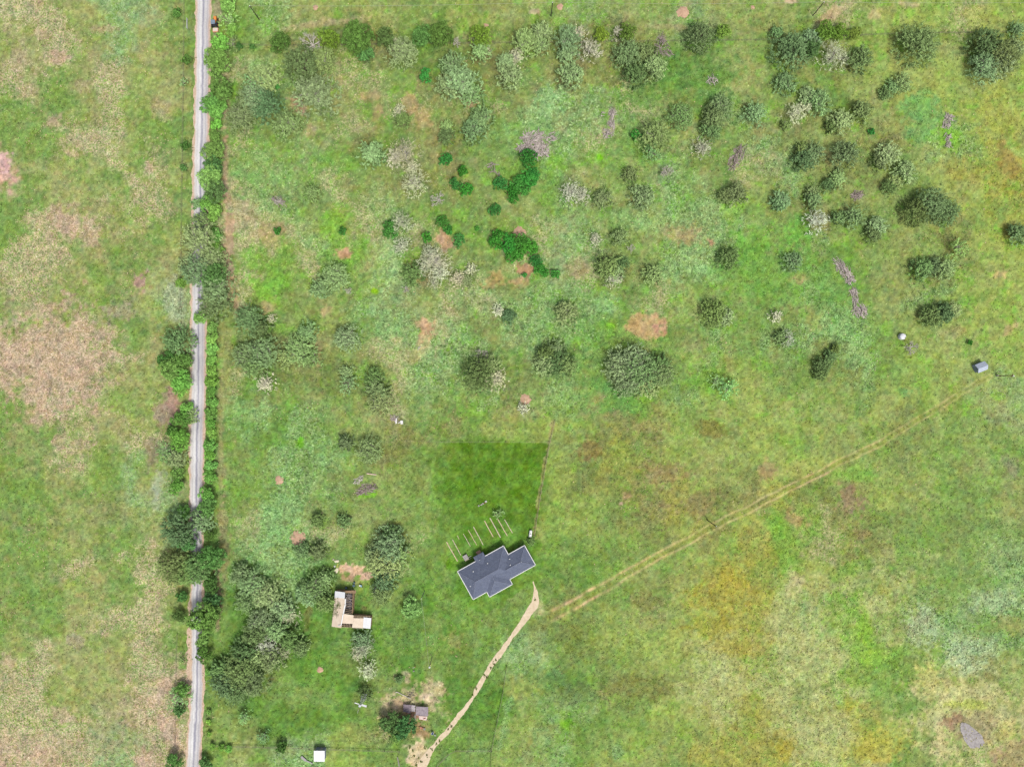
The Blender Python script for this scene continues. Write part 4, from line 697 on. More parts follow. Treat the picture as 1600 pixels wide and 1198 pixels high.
def roof_z(u, v):
    z = 0
    for u0, u1, v0, v1, *_ in RECT:
        if u0 <= u <= u1 and v0 <= v <= v1: z = max(z, min(u - u0, u1 - u, v - v0, v1 - v))
    return EAVE + z * F * PITCH
for x, y, r in ((397, 580, .17), (345, 845, .17), (652, 437, .17), (1040, 365, .16), (1053, 462, .17), (510, 380, .12), (1162, 450, .1), (1210, 425, .1), (1248, 403, .1)):
    du, dv = x - 118, y - 600; u = du * .874 - dv * .486; v = du * .486 + dv * .874; z = roof_z(u, v); p = HL(u, v, z - .1); k_ = MB()
    k_.lathe([(r * .7, 0), (r * .7, .3), (r, .3), (r, .36), (r * .5, .44)], p[0], p[1], p[2], 12); obj('roof_vent', k_, vent, house)
# step block at the back of the house, platform beside it
k_ = MB(); c = W(748.4, 863.2); k_.box(c[0], c[1], .15, 1.2, .8, .3, ang); k_.box(c[0] - .2, c[1] + .3, .07, 1.5, .6, .14, ang)
solo('door_step', k_, mat("brick_step", (198, 158, 138), var=.15, scale=4), 'small pinkish step block at the back wall of the dark-roofed house', 'step')
pl = thing('wooden_platform', 'small grey square platform standing off the upper left wall of the house', 'platform', (*W(727.5, 872), 0))
c = W(727.5, 870.5, .8); grey_w = mat("weathered_boards", (176, 172, 172), var=.14, scale=3); k_ = MB()
for i in range(7):
    q = (i - 3) * .21; k_.box(c[0] + q * math.cos(ang), c[1] + q * math.sin(ang), .78, .19, 1.5, .06, ang)
obj('deck', k_, grey_w, pl); k_ = MB(); k_.box(c[0] + .42, c[1] - .82, .55, 1.4, .42, .07, ang); obj('step', k_, mat("tan_board", (206, 196, 170), var=.1), pl)
for sx in (-.6, .6):
    for sy in (-.6, .6):
        k_ = MB(); k_.box(c[0] + sx * math.cos(ang) - sy * math.sin(ang), c[1] + sx * math.sin(ang) + sy * math.cos(ang), .36, .1, .1, .74, ang); obj('leg', k_, grey_w, pl)
for s_ in (0, .35):
    k_ = MB(); k_.beam(Vector(W3(731.5, 871 + s_ * 9, .7)), Vector(W3(736.5, 868 + s_ * 9, .25)), .1, .06); obj('rail', k_, grey_w, pl)

# ------------------------------------------------------------------ garden rows: board edging
G0 = [((125, 760), (300, 1065), .9), ((220, 725), (350, 970), .7), ((293, 660), (326, 722), .5), ((388, 633), (500, 832), .55), ((465, 573), (598, 812), .6), ((545, 523), (700, 810), .75), ((717, 430), (855, 685), .9), ((802, 385), (970, 695), .95), ((885, 335), (1075, 668), .8), ((1030, 410), (1155, 622), .75)]
gl = ['leftmost long garden board, nearest the platform', 'second garden board from the left, beside the platform', 'very short garden board, third from the left', 'faint half-buried garden board, fourth from the left', 'thin garden board, fifth from the left', 'long garden board left of the wide gap', 'garden board just right of the wide gap', 'longest pale garden board, eighth from the left', 'garden board whose upper end lies under the thin sapling', 'rightmost garden board, weathered brownish at its lower end']
gb = [mat("pale_board", (232, 222, 196), var=.12, scale=1.2, rgb2=(206, 178, 142)), mat("bleached_board", (240, 236, 220), var=.14, scale=1.5, rgb2=(196, 176, 140))]
for i, ((x0, y0), (x1, y1), w_) in enumerate(G0):
    a = W3(685 + x0 / 9.98, 770 + y0 / 9.98, .1); c = W3(685 + x1 / 9.98, 770 + y1 / 9.98, .1); k_ = MB(); n = max(1, int((c - a).length / 2.2)); rr = random.Random(i)
    for j in range(n):
        p = a.lerp(c, j / n + .004); q = a.lerp(c, (j + 1) / n - .004); e = Vector((rr.uniform(-.04, .04), rr.uniform(-.04, .04), 0)); k_.beam(p + e, q - e, .3 * w_, .14)
    solo('garden_board', k_, gb[i % 2], gl[i] + ', edging a bed above the house', 'board', 'garden bed boards above the house')
# four pots on the lawn
potm = mat("white_pot", (240, 240, 238), rough=.5, var=.04); soilm = mat("pot_soil", (84, 66, 52), var=.2)
for (x, y, r), lb in zip(((630, 197, .2), (672, 180, .2), (697, 162, .2), (742, 131, .28)), ('lowest and leftmost white pot of the little row on the lawn', 'second white pot of the little row on the lawn, from the left', 'third white pot of the little row on the lawn, from the left', 'largest pot with a pale plant, right end of the little row on the lawn')):
    p = W(685 + x / 9.98, 770 + y / 9.98); t = thing('plant_pot', lb, 'pot', (*p, 0), 'row of white pots on the lawn'); k_ = MB()
    k_.lathe([(r * .7, 0), (r, .36), (r * 1.1, .37), (r * 1.1, .42), (r * .9, .42), (r * .88, .36)], p[0], p[1], 0, 14); obj('pot', k_, potm, t); k_ = MB(); k_.lathe([(r * .8, .33), (r * .5, .38), (.02, .39)], p[0], p[1], 0, 10); obj('soil', k_, soilm, t)
k_ = MB(); k_.beam(W3(749.5, 789, .1), W3(759, 785.5, .1), .14, .12); solo('timber', k_, mat("red_timber", (158, 104, 88), var=.2), 'thin reddish timber lying under the row of white pots on the lawn', 'timber')

# ------------------------------------------------------------------ white propane tank
def capsule(r, l, n=7):
    pr = [(r * math.sin(math.pi / 2 * i / n), -l / 2 + r * .7 - r * .7 * math.cos(math.pi / 2 * i / n)) for i in range(1, n + 1)]; return [(.01, -l / 2)] + pr + [(a, -b_) for a, b_ in reversed(pr)] + [(.01, l / 2)]
p = W(828.8, 832.6); t = thing('propane_tank', 'white lying gas tank with a dark cap, beside the lawn fence', 'gas tank', (*p, 0)); a_t = rad(83)
k_ = MB(); k_.lathe(capsule(.46, 2.3), p[0], p[1], .72, 20, 'x', a_t); obj('tank', k_, white, t, True)
k_ = MB(); k_.lathe([(.13, 0), (.13, .14), (.08, .18)], p[0], p[1], 1.16, 12); obj('valve_cap', k_, mat("dark_cap", (50, 50, 52)), t)
for s_ in (-.7, .7):
    k_ = MB(); k_.box(p[0] + s_ * math.cos(a_t), p[1] + s_ * math.sin(a_t), .16, .12, .7, .34, a_t); obj('foot', k_, grey_w, t)

# ------------------------------------------------------------------ ruined L-shaped barn
ply = mat("bare_plywood", (228, 208, 186), var=.05, scale=.8, rgb2=(238, 222, 202)); wsheet = mat("white_roof_sheet", (232, 234, 238), rough=.45, var=.04, scale=.8, k=K); bwall = mat("brown_barn_wall", (158, 132, 104), var=.15, scale=2, rgb2=(184, 152, 122)); raft = mat("old_rafters", (190, 168, 142), var=.12); darkf = mat("dark_debris", (70, 68, 72), var=.5, scale=1.6, rgb2=(150, 140, 138), detail=6)
def BZ(x, y): return (505 + x / 9.58, 865 + y / 9.58)
def B3(x, y, h): return W3(*BZ(x, y), h)
c = W(540, 955); barn = thing('ruined_barn', 'half-stripped L-shaped barn with plywood and white sheet roof and open rafters', 'barn', (*c, 0))
EH, RH = 2.5, 3.5
def wallstrip(*P_, name='wall', m=bwall, t=.16, h=EH):
    for a, c in zip(P_, P_[1:]):
        a3, c3 = B3(*a, h), B3(*c, h); k_ = MB(); k_.beam(Vector((a3.x, a3.y, h / 2)), Vector((c3.x, c3.y, h / 2)), t, h); obj(name, k_, m, barn)
wallstrip((180, 566), (440, 585)); wallstrip((448, 588), (432, 905)); wallstrip((440, 935), (712, 958)); wallstrip((708, 966), (700, 1110)); wallstrip((694, 1112), (135, 1084)); wallstrip((140, 1076), (184, 572))
k_ = MB(); k_.slab([B3(330, 590, .1), B3(440, 592, .1), B3(430, 900, .1), B3(300, 890, .1)][::-1], .08); obj('floor', k_, darkf, barn)
k_ = MB(); rr = random.Random(8)
for i in range(46):
    x = rr.uniform(335, 432); y = rr.uniform(600, 880); a = rr.uniform(0, 3.1); p = B3(x, y, .3); l_ = rr.uniform(.2, .9); dv = Vector((math.cos(a), math.sin(a), rr.uniform(-.1, .1))) * l_; k_.beam(p - dv + Vector((0, 0, rr.uniform(0, .4))), p + dv + Vector((0, 0, rr.uniform(0, .4))), rr.uniform(.08, .3), .05)
obj('fallen_boards', k_, mat("grey_debris", (150, 144, 146), var=.35, scale=1.5), barn)
def panel(name, pts, m, t=.05):
    k_ = MB(); P_ = [B3(x, y, h) for x, y, h in pts]
    nz = (P_[1] - P_[0]).cross(P_[2] - P_[1]).z
    k_.slab(P_ if nz > 0 else P_[::-1], t); return obj(name, k_, m, barn)
panel('roof_panel', [(172, 652, EH), (168, 700, EH), (126, 1086, EH), (272, 1108, RH), (330, 700, RH), (318, 662, RH)], ply)
panel('roof_panel', [(177, 556, EH + .06), (171, 656, EH + .06), (322, 664, RH + .06), (328, 576, RH + .06)], wsheet)
panel('roof_panel', [(290, 892, RH - .1), (455, 918, EH + .3), (448, 1046, EH + .35), (280, 1040, RH - .05)], ply)
panel('roof_panel', [(448, 960, EH + .2), (608, 962, EH + .2), (598, 1112, EH + .2), (432, 1104, EH + .25)], ply)
panel('roof_panel', [(606, 948, EH + .26), (720, 960, EH + .26), (706, 1120, EH + .26), (594, 1108, EH + .26)], wsheet)
panel('roof_panel', [(240, 560, EH + .02), (492, 545, EH - .3), (486, 590, EH), (326, 582, EH + .05)], bwall)
k_ = MB(); k_.beam(B3(332, 672, RH + .1), B3(330, 760, RH + .1), .34, .06); k_.beam(B3(330, 755, RH + .1), B3(300, 900, RH + .1), .38, .06); k_.beam(B3(300, 895, RH + .1), B3(268, 1066, RH + .1), .34, .06); k_.beam(B3(268, 1066, RH + .16), B3(222, 1072, RH - .2), .18, .05); obj('ridge_cap', k_, white, barn)
def rafters(a, c, n, L_, h0, h1, w=.07):
    for i in range(n):
        t_ = (i + .5) / n; x = a[0] + (c[0] - a[0]) * t_; y = a[1] + (c[1] - a[1]) * t_; k_ = MB(); k_.beam(B3(x, y, h0), B3(x + L_[0], y + L_[1], h1), w, .14); obj('rafter', k_, raft, barn)
rafters((330, 815), (316, 890), 3, (108, 14), RH - .1, EH + .1); rafters((335, 640), (330, 800), 3, (112, 10), RH - .15, EH + .1, .05)
rafters((458, 918), (705, 930), 11, (-2, 44), EH + .05, EH + .2); rafters((290, 1042), (430, 1042), 6, (-6, 56), EH + .3, EH + .1)
for y0, xs in ((922, (452, 712)), (940, (452, 600)), (1068, (282, 430)), (1092, (278, 432))):
    k_ = MB(); k_.beam(B3(xs[0], y0, EH + .12), B3(xs[1], y0 + 8, EH + .12), .08, .1); obj('batten', k_, raft, barn)
k_ = MB(); k_.slab([B3(282, 1050, .12), B3(434, 1050, .12), B3(700, 1100, .12), B3(700, 930, .12), B3(445, 925, .12), B3(300, 900, .12)], .06); obj('floor', k_, mat("barn_floor", (62, 54, 48), var=.4), barn)
rafters((452, 1106), (560, 1110), 5, (-1, 12), EH + .15, EH + .05)
rs = np.random.RandomState(4); lbs = [(*(B3(x, y, 3.1)), r) for x, y, r in ((195, 690, .5), (205, 740, .75), (190, 800, .85), (215, 800, .75), (180, 860, .8), (200, 900, .75), (178, 930, .6), (235, 760, .5))]
V, tone = leaves(lbs, 3, rs, 60, 7, .14, True, .35, 0, .25); V[:, :, 2] = np.clip(V[:, :, 2], 2.95, 3.6); bc = Vector(lbs[3][:3]); me = quads_mesh("crown", V - np.array([bc.x, bc.y, 0.0])); set_f(me, "tone", tone); me.materials.append(LEAF)
vn = thing('climbing_vine', 'dry leafy vine spread over the plywood roof of the L-shaped barn', 'vine', (bc.x, bc.y, 0)); o = bpy.data.objects.new("leaves", me); COL.objects.link(o); o.parent = vn; o.color = (*[float(v) for v in lin((130, 138, 96)) / K * 1.4], 1)
k_ = MB(); rr = random.Random(3)
for i in range(16):
    a = B3(rr.uniform(165, 235), rr.uniform(690, 950), 3.2); k_.tube(a, a + Vector((rr.uniform(-1, 1), rr.uniform(-1.2, 1.2), rr.uniform(-.1, .15))), .03, .015, 4)
obj('stems', k_, bark, vn)

# ------------------------------------------------------------------ odds and ends in the barn yard
slabm = mat("pale_slab", (228, 220, 190), var=.1, scale=2); bluem = mat("blue_plastic", (130, 176, 196), rough=.5, var=.1); 
def rock(cx_, cy_, r, h, seed, m, name, lb, cat, sx=1.0):
    rr = random.Random(seed); n = 9; k_ = MB(); ph = [rr.uniform(.75, 1.2) for _ in range(n)]; vs = []
    for zz, f_ in ((-.05, 1.0), (h * .6, .95), (h, .7)):
        for i in range(n): t_ = 6.283 * i / n; vs.append((cx_ + r * sx * ph[i] * f_ * math.cos(t_), cy_ + r * ph[i] * f_ * math.sin(t_), zz))
    fs = [(j * n + i, j * n + (i + 1) % n, (j + 1) * n + (i + 1) % n, (j + 1) * n + i) for j in range(2) for i in range(n)] + [tuple(range(2 * n, 3 * n))]
    k_.add(vs, fs); return solo(name, k_, m, lb, cat)
p = B3(196, 248, 0); rock(p.x, p.y, .85, .25, 1, slabm, 'stone_slab', 'larger round pale slab at the upper left of the barn yard', 'slab')
p = B3(200, 108, 0); rock(p.x, p.y, .5, .25, 2, slabm, 'stone_slab', 'wide cream slab at the top of the barn yard rubble', 'slab', 1.5)
p = B3(172, 186, 0); rock(p.x, p.y, .32, .25, 3, potm, 'stone_slab', 'small white slab between the two larger slabs of the barn yard', 'slab')
p = B3(152, 82, 0); rock(p.x, p.y, .3, .3, 4, mat("pinkish_stone", (206, 190, 180), var=.1), 'stone_slab', 'small pinkish stone at the top left corner of the barn yard', 'slab')
k_ = MB(); k_.beam(B3(222, 140, .1), B3(205, 200, .1), .2, .12); solo('plank', k_, mat("yellow_plank", (196, 190, 96), var=.15), 'short yellowish plank lying between the pale slabs of the barn yard', 'plank')
def barrel(x, y, r, h, m, name, lb, cat):
    p = B3(x, y, 0); t = thing(name, lb, cat, (p.x, p.y, 0)); k_ = MB(); k_.lathe([(r * .9, 0), (r, h * .3), (r, h * .7), (r * .92, h)], p.x, p.y, 0, 16); obj('body', k_, m, t, True); k_ = MB(); k_.lathe([(r * .96, h), (r * .96, h + .04), (r * .5, h + .05)], p.x, p.y, 0, 16); obj('lid', k_, mat(name + "_lid", (90, 110, 124)), t)
barrel(463, 465, .34, .9, bluem, 'plastic_drum', 'light blue drum above the top right corner of the L-shaped barn', 'drum'); barrel(470, 425, .26, .7, mat("dark_drum", (58, 66, 74)), 'metal_drum', 'small dark drum touching the light blue drum by the barn', 'drum')
barrel(350, 502, .36, .6, mat("black_tub", (40, 38, 36)), 'metal_tub', 'black tub against the upper wall of the L-shaped barn', 'tub')
p = B3(566, 470, 0); t = thing('hand_cart', 'small blue and white cart standing right of the light blue drum', 'cart', (p.x, p.y, 0)); k_ = MB(); k_.box(p.x, p.y, .5, .85, .55, .25, -.4); obj('tray', k_, bluem, t); k_ = MB(); k_.box(p.x - .25, p.y + .1, .7, .4, .4, .16, -.2); obj('sack', k_, white, t)
for s_ in (-.3, .3):
    k_ = MB(); k_.lathe([(.01, -.05), (.2, -.05), (.2, .05), (.01, .05)], p.x + s_, p.y - .3, .2, 14, 'x', 1.2); obj('wheel', k_, mat("tyre", (36, 36, 36)), t)
# small white boat
p0 = B3(786, 440, 0); p1 = B3(776, 586, 0); bt = thing('rowing_boat', 'small narrow white boat lying right of the barn under a tree', 'boat', ((p0.x + p1.x) / 2, (p0.y + p1.y) / 2, 0))
k_ = MB(); ax_ = (p1 - p0); Lb_ = ax_.length; ax_.normalize(); sd_ = Vector((-ax_.y, ax_.x, 0)); n = 9; vs = []
for i in range(n):
    t_ = i / (n - 1); w_ = .46 * min(1, math.sin(min(t_ * 1.9, 1.57)) + .04); c = p0 + ax_ * Lb_ * t_
    for s_, z in ((-1, .5), (-.62, .05), (.62, .05), (1, .5), (.85, .5), (.5, .16), (-.5, .16), (-.85, .5)): q = c + sd_ * w_ * s_; vs.append((q.x, q.y, z + (.12 * (1 - t_) if z > .3 else 0)))
k_.add(vs, [(i * 8 + j, (i + 1) * 8 + j, (i + 1) * 8 + (j + 1) % 8, i * 8 + (j + 1) % 8) for i in range(n - 1) for j in range(8)] + [tuple(range(8)), tuple(reversed(range((n - 1) * 8, n * 8)))]); obj('hull', k_, white, bt)
k_ = MB(); c = p0 + ax_ * Lb_ * .35; k_.box(c.x, c.y, .4, .6, .22, .04, math.atan2(sd_.y, sd_.x)); obj('seat', k_, mat("boat_seat", (120, 118, 116)), bt)

# ------------------------------------------------------------------ windmill
wm = W(562.5, 1101.5, 8.6); wmx, wmy = wm; mill = thing('windmill', 'old farm windmill on a lattice tower with two pale blades left and a thin tail', 'windmill', (wmx, wmy, 0)); TH = 8.6
galv = mat("galvanised_steel", (206, 208, 214), rough=.45, var=.12, scale=3, metal=.0)
for sx in (-1, 1):
    for sy in (-1, 1):
        k_ = MB(); k_.tube((wmx + sx * .95, wmy + sy * .95, -.1), (wmx + sx * .14, wmy + sy * .14, TH - .3), .05, .04, 5); obj('leg', k_, galv, mill)
k_ = MB()
for i in range(6):
    z0, z1 = i * TH / 6.3, (i + 1) * TH / 6.3; f0, f1 = .95 - .81 * z0 / TH, .95 - .81 * z1 / TH; cs = [(-1, -1), (1, -1), (1, 1), (-1, 1)]
    for j in range(4): a, c = cs[j], cs[(j + 1) % 4]; k_.tube((wmx + a[0] * f0, wmy + a[1] * f0, z0), (wmx + c[0] * f1, wmy + c[1] * f1, z1), .022, .022, 4); k_.tube((wmx + a[0] * f1, wmy + a[1] * f1, z1), (wmx + c[0] * f1, wmy + c[1] * f1, z1), .022, .022, 4)
obj('bracing', k_, galv, mill)
tl = Vector((-.32, -.95, 0)).normalized(); sdv = Vector((.95, -.32, 0)).normalized(); top = Vector((wmx, wmy, TH)); hub = top - tl * .35 + Vector((0, 0, .15))
k_ = MB(); k_.lathe([(.3, 0), (.42, .1), (.42, .4), (.2, .5)], top.x, top.y, TH - .1, 12); k_.box(top.x, top.y, TH + .1, .5, .8, .4, math.atan2(tl.y, tl.x) - 1.57); obj('gearbox', k_, galv, mill)
for i in range(2):
    a = 3.1416 * i - .06; rdir = sdv * math.cos(a) + Vector((0, 0, 1)) * math.sin(a); tdir = (-sdv * math.sin(a) + Vector((0, 0, 1)) * math.cos(a)); bw = tl * (.26 if i == 0 else .17) + tdir * .1; bw1 = bw * .8
    q0, q1 = hub + rdir * .35, hub + rdir * (1.95 if i == 0 else 1.75); k_ = MB(); n_ = tl * .01; P_ = [q0 - bw1, q0 + bw1, q1 + bw, q1 - bw]; k_.add([tuple(p - n_) for p in P_] + [tuple(p + n_) for p in P_], [(0, 1, 2, 3), (7, 6, 5, 4), (0, 4, 5, 1), (1, 5, 6, 2), (2, 6, 7, 3), (3, 7, 4, 0)]); obj('blade', k_, wsheet, mill)
k_ = MB()
for rr_ in (.4,):
    for i in range(24): a, c = 6.283 * i / 24, 6.283 * (i + 1) / 24; f_ = lambda t_: hub + (sdv * math.cos(t_) + Vector((0, 0, 1)) * math.sin(t_)) * rr_; k_.tube(f_(a), f_(c), .02, .02, 4)
obj('hub_ring', k_, galv, mill)
k_ = MB(); k_.tube(top + tl * .3 + Vector((0, 0, .1)), top + tl * 1.9 + Vector((0, 0, .2)), .05, .04, 5); obj('tail_boom', k_, mat("red_boom", (150, 96, 88)), mill)
k_ = MB(); a = top + tl * 1.2; c = top + tl * 2.3; k_.add([(p.x + s_ * sdv.x * .02, p.y + s_ * sdv.y * .02, p.z + z) for s_ in (-1, 1) for p, z in ((a, .1), (c, 0), (c, .35), (a, .3))], [(0, 1, 2, 3), (7, 6, 5, 4), (0, 4, 5, 1), (1, 5, 6, 2), (2, 6, 7, 3), (3, 7, 4, 0)]); obj('tail_vane', k_, wsheet, mill)

# ------------------------------------------------------------------ collapsed shed
def RZ(x, y, h=0.0): return W3(600 + x / 15.97, 1060 + y / 15.97, h)
mauve = mat("mauve_shingles", (132, 120, 132), var=.2, scale=2.5, rgb2=(156, 144, 152), bump=.03); mauve2 = mat("mauve_roof_light", (150, 138, 148), var=.16, scale=2, rgb2=(170, 160, 166)); pinkp = mat("pink_panel", (226, 196, 186), var=.12, scale=1.4, rgb2=(232, 214, 206)); rust = mat("rusty_edge", (164, 92, 74), var=.25)
c = RZ(790, 800); shed = thing('collapsed_shed', 'collapsed shed with mauve-grey roof pieces lying beside the round dark tree', 'shed', (c.x, c.y, 0))
def rp(name, pts, m, t=.08):
    k_ = MB(); P_ = [RZ(*p) for p in pts]; nz = (P_[1] - P_[0]).cross(P_[2] - P_[1]).z; k_.slab(P_ if nz > 0 else P_[::-1], t); return obj(name, k_, m, shed)
rp('roof_piece', [(485, 640, 1.0), (690, 650, 1.35), (655, 870, 1.1), (478, 815, .7)], mauve); rp('roof_piece', [(800, 690, 1.5), (1105, 705, 1.2), (1098, 930, .9), (790, 905, 1.2)], mauve2)
rp('ceiling_panel', [(690, 655, .8), (785, 668, .8), (778, 822, .6), (668, 818, .6)], mat("pale_panel", (190, 182, 186), var=.1, scale=2)); rp('wall_panel', [(865, 925, .7), (1082, 938, .7), (1066, 1040, .35), (880, 1010, .35)], pinkp)
rp('wall_panel', [(757, 880, .35), (806, 890, .4), (780, 1080, .2), (738, 1060, .2)], mat("grey_plank_panel", (182, 170, 156), var=.12)); rp('floor', [(470, 760, .16), (1090, 800, .16), (1060, 1000, .16), (640, 960, .16)], mat("brown_rubble", (166, 128, 104), var=.3, scale=2))
k_ = MB(); k_.beam(RZ(880, 1016, .3), RZ(960, 1024, .3), .14, .12); k_.beam(RZ(980, 1000, .72), RZ(1040, 980, .74), .2, .04); obj('rusty_beam', k_, rust, shed)
for a, c in (((500, 650), (500, 800)), ((660, 690), (650, 840)), ((820, 720), (812, 890)), ((1080, 730), (1076, 900))):
    k_ = MB(); q = RZ(*a, 0); k_.box(q.x, q.y, .42, .12, .12, .86); obj('post', k_, raft, shed)
k_ = MB(); k_.tube(RZ(285, 340, .14), RZ(340, 330, .16), .16, .14, 7); k_.tube(RZ(320, 325, .16), RZ(500, 415, .18), .13, .12, 7); k_.tube(RZ(500, 415, .18), RZ(670, 495, .2), .12, .1, 7); solo('pale_log', k_, mat("peeled_log", (220, 210, 200), var=.14, scale=2), 'long pale peeled log lying above the collapsed shed', 'log')
rr = random.Random(12); k_ = MB()
for i in range(22): p = RZ(rr.uniform(600, 740), rr.uniform(340, 500), rr.uniform(.08, .3)); a = rr.uniform(0, 3.14); l_ = rr.uniform(.15, .45); k_.beam(p - Vector((math.cos(a), math.sin(a), 0)) * l_, p + Vector((math.cos(a), math.sin(a), .2)) * l_, .1, .06)
solo('scrap_heap', k_, mat("dark_scrap", (120, 112, 112), var=.5, scale=3), 'small dark heap of scrap at the right end of the peeled log', 'scrap')
k_ = MB(); k_.beam(W3(655.5, 1135.5, .2), W3(661, 1137.5, .2), .45, .25); k_.beam(W3(656, 1137.5, .1), W3(660.5, 1138, .1), .25, .12); solo('red_sheet', k_, mat("red_tin", (206, 120, 100), var=.2, rgb2=(224, 170, 150)), 'short reddish tin sheet lying between the dark tree and the bins', 'tin sheet')
for (x, y, r, h, cl, lb) in ((676.2, 1143.3, .42, 1.05, (196, 206, 222), 'large blue-white bin beside the sandy path below the collapsed shed'), (680, 1147.4, .24, .5, (236, 236, 236), 'small white bucket at the foot of the blue-white bin'), (663.5, 1137.5, .3, .5, (204, 216, 200), 'pale greenish tub at the end of the red tin sheet')):
    p = W(x, y); t = thing('waste_bin' if h > .8 else 'bucket', lb, 'bin' if h > .8 else 'bucket', (*p, 0)); k_ = MB(); k_.lathe([(r * .8, 0), (r, h), (r * .9, h), (r * .75, h * .8)], p[0], p[1], 0, 14); obj('body', k_, mat("bin_plastic", cl, rough=.5, var=.05), t); k_ = MB(); k_.lathe([(r * .7, h * .8), (r * .3, h * .84), (.02, h * .85)], p[0], p[1], 0, 12); obj('contents', k_, mat("bin_inside", (60, 72, 110) if h > .8 else (150, 150, 146)), t)

# ------------------------------------------------------------------ white hut, silver shed, water tank
def gable(cx_, cy_, L_, Wd, hw, hr, rot_, wm_, rm_, root, over=.12):
    c_, s_ = math.cos(rot_), math.sin(rot_); P = lambda u, v, z: (cx_ + u * c_ - v * s_, cy_ + u * s_ + v * c_, z); a, b_ = L_ / 2, Wd / 2
    k_ = MB(); k_.add([P(-a, -b_, 0), P(a, -b_, 0), P(a, b_, 0), P(-a, b_, 0), P(-a, -b_, hw), P(a, -b_, hw), P(a, b_, hw), P(-a, b_, hw), P(-a, 0, hr - .04), P(a, 0, hr - .04)], [(0, 1, 5, 4), (2, 3, 7, 6), (1, 2, 6, 9, 5), (3, 0, 4, 8, 7), (3, 2, 1, 0)]); obj('wall', k_, wm_, root)
    for sg in (-1, 1):
        k_ = MB(); dz = (hr - hw) * over / b_; pts_ = [Vector(P(-a - over, 0, hr)), Vector(P(a + over, 0, hr)), Vector(P(a + over, sg * (b_ + over), hw - dz)), Vector(P(-a - over, sg * (b_ + over), hw - dz))]
        k_.slab(pts_[::-1] if sg > 0 else pts_, .05)
        if (Vector(k_.v[1]) - Vector(k_.v[0])).cross(Vector(k_.v[2]) - Vector(k_.v[1])).z < 0: k_.f = [tuple(reversed(f)) for f in k_.f]
        obj('roof_panel', k_, rm_, root)
    return P
silver = mat("silver_metal", (186, 196, 214), rough=.45, var=.05, scale=1.5); silver2 = mat("silver_wall", (156, 168, 186), rough=.5, var=.05)
cx_, cy_ = W(1532, 573.5, 1.2); t = thing('metal_shed', 'small silver-blue gabled metal shed at the upper end of the wheel track', 'shed', (cx_, cy_, 0)); P = gable(cx_, cy_, 3.0, 2.5, 1.7, 2.5, rad(22), silver2, silver, t)
k_ = MB(); q = P(-1.54, 0, .85); k_.box(q[0], q[1], .85, .06, .9, 1.6, rad(22)); obj('door', k_, mat("shed_door", (130, 146, 164)), t)
cx_, cy_ = W(499, 1180.5, 2.2); t = thing('white_hut', 'square flat-roofed white hut on the lower boundary fence', 'hut', (cx_, cy_, 0)); k_ = MB(); k_.box(cx_, cy_, 1.1, 3.0, 3.1, 2.2, -.03); obj('wall', k_, mat("hut_wall", (150, 160, 178), var=.06), t)
k_ = MB(); k_.slab([Vector((cx_ + a * 1.68, cy_ + b_ * 1.72, 2.3 + .07 * b_)) for a, b_ in ((-1, -1), (1, -1), (1, 1), (-1, 1))], .08); obj('roof', k_, mat("hut_roof", (238, 240, 244), rough=.5, var=.02), t)
k_ = MB(); k_.box(cx_ + .3, cy_ + 1.56, .95, .8, .06, 1.8, -.03); obj('door', k_, grey_w, t)
k_ = MB(); k_.beam(W3(470.5, 1181.5, .4), W3(478, 1188, .4), .7, .1); k_.beam(W3(477.5, 1187.5, .35), W3(488.5, 1192.5, .35), .35, .09); solo('weathered_ramp', k_, grey_w, 'long grey weathered boards lying left of the white hut', 'boards')
p = W(1407.3, 526); t = thing('water_tank', 'round white water tank with a dark hatch beside the bare tree', 'water tank', (*p, 0)); k_ = MB(); k_.lathe([(.92, 0), (.95, .1), (.95, 1.15), (.93, 1.3), (.8, 1.45), (.4, 1.56), (.02, 1.6)], p[0], p[1], 0, 28); obj('tank', k_, wsheet, t, True)
k_ = MB()
for z in (.35, .7, 1.05): k_.lathe([(.95, 0), (.985, .02), (.985, .06), (.95, .08)], p[0], p[1], z, 28)
obj('band', k_, mat("tank_band", (206, 210, 214)), t); k_ = MB(); k_.lathe([(.15, 0), (.15, .1), (.1, .13)], p[0] + .55, p[1] - .35, 1.47, 12); obj('hatch', k_, mat("dark_hatch", (60, 60, 66)), t)

# ------------------------------------------------------------------ orange tractor with a mower behind
tx, ty = W(337.6, 43.5); tr_ = thing('tractor', 'orange tractor with grey cab roof and pale mower deck beside the gravel road', 'tractor', (tx, ty, 0)); orange = mat("orange_paint", (238, 150, 74), rough=.45, var=.06); tyre = mat("black_tyre", (40, 40, 42)); cabm = mat("cab_roof", (132, 150, 168), rough=.5, var=.1, scale=2)
k_ = MB(); k_.box(tx + .15, ty + 2.05, .95, .8, 1.7, .6); k_.box(tx + .15, ty + 1.5, 1.3, .7, 1.2, .14); obj('hood', k_, orange, tr_)
k_ = MB(); k_.box(tx + .15, ty + 2.98, .75, .7, .18, .5); obj('grille', k_, tyre, tr_)
k_ = MB(); k_.box(tx, ty + .75, .9, 1.2, 1.6, .7); obj('body', k_, mat("dark_body", (62, 64, 72)), tr_)
k_ = MB(); k_.box(tx, ty + .6, 2.3, 1.3, 1.3, .1); k_.box(tx - .1, ty + .65, 2.38, .9, .8, .06); obj('cab_roof', k_, cabm, tr_)
for sx in (-.55, .5):
    for sy in (.05, 1.15):
        k_ = MB(); k_.box(tx + sx, ty + sy, 1.8, .07, .07, 1.2); obj('cab_post', k_, tyre, tr_)
k_ = MB(); k_.box(tx, ty + .6, 1.35, .5, .5, .12); k_.box(tx, ty + .35, 1.65, .5, .1, .5); obj('seat', k_, tyre, tr_)
